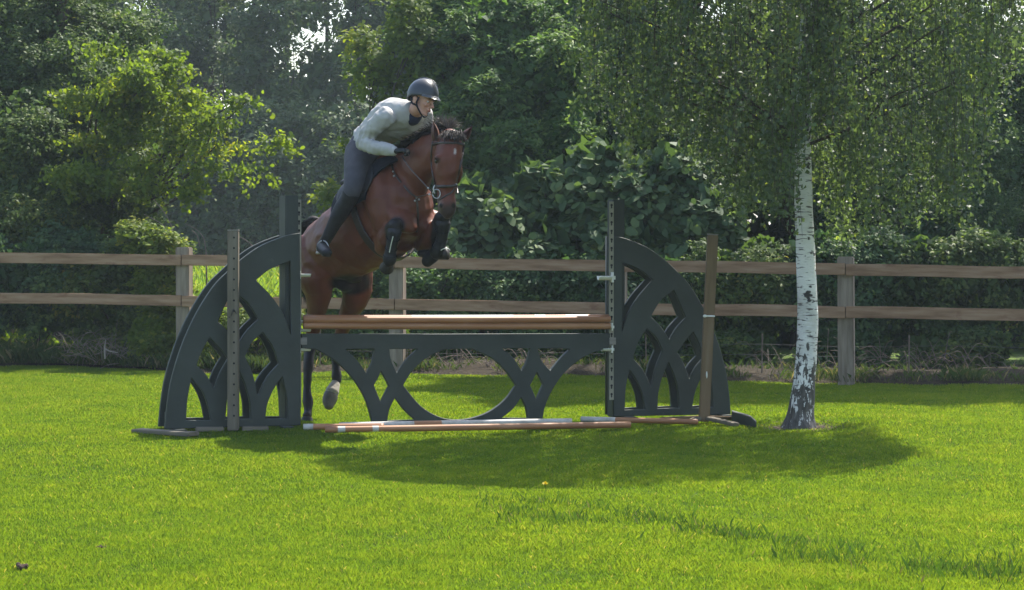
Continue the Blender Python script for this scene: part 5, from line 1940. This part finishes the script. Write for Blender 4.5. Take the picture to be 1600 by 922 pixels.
M['sweater'] = knit('pale_grey_knit', [(.3, (.36, .345, .335)), (.7, (.46, .445, .43))], 120)
M['navy'] = knit('navy_rib', [(.3, (.012, .018, .045)), (.7, (.022, .03, .065))], 160)
M['breeches'] = knit('slate_grey_breeches', [(.3, (.052, .050, .060)), (.7, (.080, .077, .090))], 90, .85)
M['glove'] = surface('black_glove', [(.3, (.010, .013, .013)), (.7, (.022, .026, .026))], 40, rough=.7, bumps=.3)
M['helmet'] = surface('matt_charcoal_helmet', [(.3, (.028, .031, .038)), (.7, (.042, .046, .055))], 6, rough=.38, spec=.5, bumps=.05)
M['hair'] = surface('dark_blond_hair', [(.3, (.06, .035, .018)), (.7, (.13, .08, .045))], 60, rough=.6, bumps=.4)

TL = Vector((.80, .58, .08)).normalized()          # rider's left
hipR, hipL = P(563, 238, 18.26), P(588, 236, 18.46)
kneeR, kneeL = P(551, 295, 17.98), P(646, 296, 18.55)
ankR, ankL = P(513, 368, 18.14), P(600, 372, 18.80)
shR, shL = P(604, 181, 17.86), P(661, 180, 18.10)
elR, elL = P(566, 220, 17.96), P(672, 214, 18.12)
wrR, wrL = P(616, 236, 17.76), P(660, 226, 17.98)

trunk_l = Loft([
    (P(573, 246, 18.36), .150, .115, (-.5, .1, .85)),
    (P(572, 230, 18.34), .165, .125, (-.5, .1, .85)),
    (P(580, 214, 18.28), .145, .105, (-.45, .1, .88)),
    (P(597, 200, 18.19), .160, .118, (-.2, .4, .88)),
    (P(617, 187, 18.08), .185, .128, (.0, .58, .8)),
    (P(634, 179, 17.99), .170, .105, (.0, .58, .8)),
    (P(644, 174, 17.94), .105, .075, (-.3, .3, .9)),
], (0, 0, 1), 6)
armR = Loft([(shR, .070, .070), (P(590, 194, 17.87), .058, .058), (P(575, 209, 17.93), .050, .050), (elR, .046, .046), (P(580, 229, 17.89), .045, .045), (P(598, 233, 17.82), .038, .036), (wrR, .030, .027)], (0, -1, 0), 6)
armL = Loft([(shL, .070, .070), (P(667, 196, 18.12), .055, .055), (elL, .046, .046), (P(668, 222, 18.05), .042, .040), (wrL, .030, .027)], (0, -1, 0), 6)
legR = Loft([(hipR, .120, .125), (P(560, 255, 18.16), .110, .115), (P(556, 275, 18.06), .090, .095), (kneeR, .068, .072), (P(545, 310, 18.01), .060, .068), (P(533, 330, 18.06), .058, .064), (P(521, 352, 18.11), .044, .048), (ankR, .036, .040)], (0, -1, 0), 6)
legL = Loft([(hipL, .120, .125), (P(610, 260, 18.5), .105, .105), (kneeL, .066, .068), (P(625, 330, 18.68), .056, .06), (ankL, .036, .040)], (0, -1, 0), 6)
footR = Loft([(P(505, 382, 18.24), .034, .040), (P(503, 386, 18.16), .036, .036), (P(507, 391, 18.02), .040, .028), (P(511, 395, 17.90), .032, .020)], (0, 0, 1), 6)
footL = Loft([(P(596, 384, 18.90), .034, .040), (P(602, 388, 18.8), .038, .034), (P(608, 392, 18.66), .036, .022)], (0, 0, 1), 6)

# head frame
HF = Vector((.80, -.55, -.24)).normalized()
HU = Vector((.20, .02, .98)); HU = (HU - HF * HU.dot(HF)).normalized()
HL = HU.cross(HF).normalized()        # rider's left
HC = P(660.5, 157, 17.82)
HK = 1.07


def hp(f, l, u):
    """point in the rider's head, metres forward, to his left, up; origin between the ears at eye height"""
    return HC + (HF * f + HL * l + HU * u) * HK


nk = Loft([(P(642, 182, 17.96), .066, .062), (P(650, 175, 17.91), .056, .058), (hp(-.035, 0, -.075), .054, .060), (hp(-.02, 0, -.02), .055, .07)], HF, 5)
rb = bmesh.new()
trunk_l.add(rb, 24); armR.add(rb, 14); armL.add(rb, 14); legR.add(rb, 16); legL.add(rb, 16); footR.add(rb, 12); footL.add(rb, 12); nk.add(rb, 18)
hx = (HL, HF, HU)
ball(rb, hp(-.012, 0, .040), (.074, .094, .085), hx, 24)                 # cranium
Loft([(hp(.030, 0, .035), .066, .052), (hp(.034, 0, .0), .064, .052), (hp(.030, 0, -.035), .057, .052), (hp(.034, 0, -.062), .046, .046), (hp(.040, 0, -.088), .030, .034)], HF, 5).add(rb, 22)
ball(rb, hp(.060, 0, -.098), (.019, .016, .014), hx)                      # chin
for s in (1, -1):
    Loft([(hp(-.005, s * .056, -.045), .012, .020), (hp(.030, s * .040, -.082), .012, .018), (hp(.055, s * .016, -.098), .010, .014)], HU, 4).add(rb, 10)   # jaw line
    ball(rb, hp(.068, s * .034, -.026), (.020, .017, .016), hx)           # cheekbone
    ball(rb, hp(.080, s * .026, .016), (.022, .010, .007), hx)            # brow
    ball(rb, hp(.094, s * .0105, -.036), (.0095, .011, .008), hx)         # nostril wing
    # ear
    ball(rb, hp(-.012, s * .077, -.012), (.008, .019, .031), hx)
    ball(rb, hp(-.018, s * .083, .000), (.006, .018, .018), hx)
Loft([(hp(.085, 0, .012), .008, .008), (hp(.097, 0, -.010), .009, .010), (hp(.110, 0, -.030), .0115, .012)], HF, 4).add(rb, 12)    # nose
ball(rb, hp(.085, 0, -.059), (.022, .010, .006), hx)                      # lips
ball(rb, hp(.083, 0, -.0695), (.018, .010, .0065), hx)
ball(rb, hp(.077, 0, -.052), (.020, .010, .012), hx)


def hand(bm, w, d, pal, thumb_side, k=1.0):
    """wrist w, direction d towards the fingers, pal = palm normal; fingers close round the rein"""
    d = Vector(d).normalized(); pal = Vector(pal); pal = (pal - d * pal.dot(d)).normalized()
    sd = d.cross(pal) * thumb_side
    Loft([(w - d * .01, .026 * k, .018 * k), (w + d * .03, .034 * k, .019 * k), (w + d * .062, .040 * k, .018 * k), (w + d * .088, .040 * k, .015 * k)], pal, 4).add(bm, 14)
    for i, (o, ln) in enumerate(((.030, .92), (.010, 1.0), (-.011, .94), (-.030, .76))):
        b = w + d * .085 + sd * (o * k)
        a1 = b + d * (.028 * ln) + pal * (.012 * ln)
        a2 = a1 + d * (.002 * ln) + pal * (.026 * ln)
        a3 = a2 - d * (.020 * ln) + pal * (.006 * ln)
        tube(bm, [b - d * .012, b + d * .010, a1, a2, a3], [.0098 * k, .0098 * k, .0092 * k, .0084 * k, .0072 * k], 10, 4)
    t0 = w + d * .028 + sd * (.026 * k)
    tube(bm, [t0, t0 + d * .026 + sd * .018 + pal * .010, t0 + d * .048 + sd * .014 + pal * .026, t0 + d * .058 + sd * .002 + pal * .036], [.012 * k, .0115 * k, .0105 * k, .0085 * k], 10, 4)


dR_ = Vector((.85, -.30, .05)); dL_ = Vector((-.25, -.85, .10))
pR, pL = Vector((-.1, .25, -1)), Vector((-.6, 0, -.8))
hand(rb, wrR, dR_, pR, 1)
hand(rb, wrL, dL_, pL, -1)


def paint_rider(co):
    n = len(co)
    c = np.tile(np.array([.50, .27, .20]), (n, 1))
    def mixin(mask, colr):
        nonlocal c
        mask = np.clip(mask, 0, 1)[:, None]
        c = c * (1 - mask) + np.array(colr) * mask
    for s in (1, -1):
        mixin(.55 * blob_mask(co, hp(.070, s * .040, -.036), (.026, .026, .024), .9), (.50, .22, .17))
        mixin(.8 * blob_mask(co, hp(.087, s * .028, .020), (.020, .020, .006), .8), (.16, .09, .05))
        mixin(.6 * blob_mask(co, hp(.075, s * .029, .002), (.018, .02, .010), .9), (.30, .14, .11))
    mixin(.5 * blob_mask(co, hp(.108, 0, -.030), (.014, .014, .014), .8), (.52, .20, .16))
    mixin(.85 * blob_mask(co, hp(.095, 0, -.064), (.022, .022, .010), .5), (.42, .13, .12))
    mixin(.9 * blob_mask(co, hp(.099, 0, -.0645), (.020, .016, .0025), .6), (.10, .03, .03))
    return c


rider = empty('person', P(575, 240, 18.3), 'rider in pale grey sweater and helmet crouched forward over the bay horse', 'person')
rbody = organic('body', rb, .0052, 3, M['skin'], rider, paint_rider)
for s in (1, -1):
    bm = bmesh.new()
    ball(bm, hp(.071, s * .029, .0), (.0125, .0125, .0095), hx)
    e_ = mesh_obj('eye', bm, surface('eye_white', [(.3, (.45, .42, .40)), (.7, (.55, .52, .5))], 20, rough=.2, bumps=0), rider, True)
    bm = bmesh.new()
    ball(bm, hp(.0805, s * .029 + .001, -.001), (.0052, .0035, .0052), hx)
    mesh_obj('iris', bm, M['eye'], e_, True)
# short hair under the helmet rim
bm = bmesh.new()
ball(bm, hp(-.030, 0, .020), (.076, .078, .062), hx, 20)
organic('hair', bm, .006, 2, M['hair'], rider)


def folds(amp, fr, seed=0.0):
    def f(p):
        return amp * (noise.noise(Vector((p.x * fr + seed, p.y * fr, p.z * fr * 1.6))) + .5 * noise.noise(Vector((p.x * fr * 2.3, p.y * fr * 2.3 + seed, p.z * fr * 3))))
    return f


def creases(c, step, amp, ax, reach, ph=0.0):
    """ring folds across a sleeve near c"""
    c = Vector(c); ax = Vector(ax).normalized()
    def f(p):
        d = (p - c).dot(ax)
        k = max(0.0, 1 - (p - c).length / reach)
        return amp * k * math.sin(d / step * 6.283 + ph + 2.2 * noise.noise(p * 14))
    return f


sb = bmesh.new()
fa, fc, fd = folds(.012, 12), creases(elR, .042, .010, (.9, -.1, -.3), .30), creases(P(585, 212, 18.2), .055, .009, (.6, -.2, .75), .32)
bmp = lambda p: fa(p) + fc(p) + fd(p)
trunk_l.add(sb, 64, infl=.022, f0=1.75, f1=5.55, bump=bmp)
armR.add(sb, 44, infl=.017, f0=-0.0, f1=5.85, bump=bmp)
armL.add(sb, 36, infl=.015, f0=0, f1=3.9, bump=bmp)
ball(sb, P(626, 172, 18.02), (.15, .085, .055), (TL, Vector((0, -1, 0)), Vector((0, 0, 1))))     # yoke
ball(sb, P(612, 180, 17.93), (.07, .07, .075))
swe = organic('sweater', sb, .0062, 3, M['sweater'], rider)
# navy collar ring round the neck, and navy hem
def ring_tube(bm, L_, f, infl, r, m, name, parent, flat=1.0):
    pts = [L_.point(f, R(a), infl) for a in range(0, 361, 15)]
    tube(bm, pts, r, 8, 2)
    return mesh_obj(name, bm, m, parent, True)
cb = bmesh.new()
nkf = Loft([(P(641, 182, 17.95), .092, .088), (P(646, 177.5, 17.93), .083, .080), (P(650.5, 173, 17.91), .068, .067)], HF, 5)
nkf.add(cb, 30, infl=0.0, f0=.15, f1=1.8)
organic('collar', cb, .005, 2, M['navy'], swe)
cb = bmesh.new(); armR.add(cb, 24, infl=.012, f0=5.75, f1=5.98)
organic('cuff', cb, .005, 2, M['sweater'], swe)

bb_ = bmesh.new()
fb = folds(.004, 14, 3.0)
trunk_l.add(bb_, 44, infl=.012, f0=0, f1=2.25, bump=fb)
legR.add(bb_, 36, infl=.010, f0=0, f1=3.6, bump=lambda p: fb(p) + creases(P(560, 255, 18.2), .04, .003, (0, -.4, .9), .2)(p))
legL.add(bb_, 28, infl=.010, f0=0, f1=2.4, bump=fb)
organic('breeches', bb_, .007, 3, M['breeches'], rider)
for L_, F_, f0, f1 in ((legR, footR, 3.45, 7.0), (legL, footL, 2.4, 4.0)):
    bt = bmesh.new()
    L_.add(bt, 24, infl=.013, f0=f0, f1=f1, bump=folds(.003, 16, 5))
    F_.add(bt, 16, infl=.012)
    q = Loft([(L_.point(f1, 0, -L_.ring(f1)[2]), .048, .050), (F_.point(.2, 0, -F_.ring(.2)[2]), .046, .050)], (0, -1, 0), 4)
    q.add(bt, 16)
    bo = organic('boot', bt, .0065, 3, M['black_leather'], rider)
    sl = bmesh.new()
    s0, s1 = F_.ring(0)[0], F_.ring(F_.n0 - 1)[0]
    dn_ = Vector((0, 0, -1))
    Loft([(s0 + dn_ * .050, .036, .006), (s0.lerp(s1, .5) + dn_ * .040, .044, .006), (s1 + dn_ * .028, .036, .006)], (0, 0, 1), 4).add(sl, 14)
    mesh_obj('sole', sl, M['black_hoof'], bo, True)
for w_, d_, p_, s_ in ((wrR, dR_, pR, 1), (wrL, dL_, pL, -1)):
    g = bmesh.new()
    hand(g, w_ + Vector(d_).normalized() * .001, d_, p_, s_, 1.10)
    Vd = Vector(d_).normalized()
    Loft([(w_ - Vd * .022, .035, .030), (w_ + Vd * .012, .033, .028)], p_, 3).add(g, 14)
    organic('glove', g, .0042, 2, M['glove'], rider)

# helmet: shell, peak, harness
hel = empty('helmet', hp(0, 0, .06), 'x', 'x')
del hel['label'], hel['category']
bpy.data.objects.remove(hel)
bm = bmesh.new()
HCc = hp(-.012, 0, .030)
nu, nv = 44, 20
rings = []
for j in range(nv + 1):
    rr = []
    for i in range(nu):
        a = 2 * math.pi * i / nu
        fwd = math.cos(a)
        low = R(-6 + 9 * max(0, fwd) - 24 * max(0, -fwd) ** 1.5)     # drops behind, rises over the brow
        el = low + (R(90) - low) * j / nv
        ce, se = math.cos(el), math.sin(el)
        p = HCc + HF * (fwd * ce * .138) + HL * (math.sin(a) * ce * .112) + HU * (se * .142 + .006)
        rr.append(bm.verts.new(p))
    rings.append(rr)
for r0, r1 in zip(rings, rings[1:]):
    for k in range(nu):
        k2 = (k + 1) % nu
        try: bm.faces.new((r0[k], r0[k2], r1[k2], r1[k]))
        except ValueError: pass
bmesh.ops.remove_doubles(bm, verts=bm.verts, dist=.0005)
bmesh.ops.recalc_face_normals(bm, faces=bm.faces)
bmesh.ops.solidify(bm, geom=bm.faces[:], thickness=.010)
helm = mesh_obj('helmet', bm, M['helmet'], rider, True)
bm = bmesh.new()
# peak: curved lip over the brow
pr = []
for j in range(5):
    row = []
    for i in range(17):
        a = R(-62 + 124 * i / 16)
        out_ = 1 + .24 * (j / 4) * (math.cos(a) ** 1.3)
        p = HCc + HF * (math.cos(a) * .137 * out_ + 0.0) + HL * (math.sin(a) * .111 * (1 + .03 * j)) + HU * (.028 - .006 * j - .010 * math.sin(a) ** 2)
        row.append(bm.verts.new(p))
    pr.append(row)
for r0, r1 in zip(pr, pr[1:]):
    for k in range(16): bm.faces.new((r0[k], r0[k + 1], r1[k + 1], r1[k]))
bmesh.ops.solidify(bm, geom=bm.faces[:], thickness=.005)
mesh_obj('peak', bm, surface('satin_grey_peak', [(.3, (.10, .11, .12)), (.7, (.14, .15, .16))], 12, rough=.22, spec=.8, bumps=0), helm, True)
bm = bmesh.new()
for i, (a0, a1) in enumerate(((-8, 8),)):
    pts = [HCc + HF * (math.cos(R(e)) * .143 * math.cos(R(th))) + HU * (math.sin(R(e)) * .147 + .006) + HL * (.018 * (1 if th > 0 else -1)) for th in (1,) for e in range(35, 150, 10)]
    tube(bm, pts, .003, 6, 2)
    pts = [p - HL * .036 for p in pts]
    tube(bm, pts, .003, 6, 2)
mesh_obj('ridge', bm, M['helmet'], helm, True)
bm = bmesh.new()
for s in (1, -1):
    for pts in ([hp(.020, s * .083, .015), hp(.010, s * .082, -.025), hp(.022, s * .070, -.062), hp(.045, s * .045, -.098), hp(.052, s * .018, -.117), hp(.050, 0, -.119)],
                [hp(-.055, s * .074, .0), hp(-.035, s * .078, -.040), hp(.002, s * .076, -.048), hp(.018, s * .071, -.058)]):
        Loft([(p, .0075, .003) for p in pts], HL, 4).add(bm, 8)
mesh_obj('chin_strap', bm, M['black_cloth'], helm, True)
# ---------------------------------------------------------------- thin summer haze in the air
hz_m = bpy.data.materials.new('thin_air_haze')
hz_m.use_nodes = True
nt = hz_m.node_tree
nt.nodes.clear()
out = nt.nodes.new('ShaderNodeOutputMaterial')
pv = nt.nodes.new('ShaderNodeVolumePrincipled')
pv.inputs['Color'].default_value = (.72, .84, 1.0, 1)
pv.inputs['Density'].default_value = HAZE
pv.inputs['Anisotropy'].default_value = .35
nt.links.new(pv.outputs[0], out.inputs['Volume'])
bm = bmesh.new()
box(bm, (-410, -70, -1.5), (410, 910, 18))
hz = mesh_obj('haze', bm, hz_m)
tag(hz, kind='stuff')
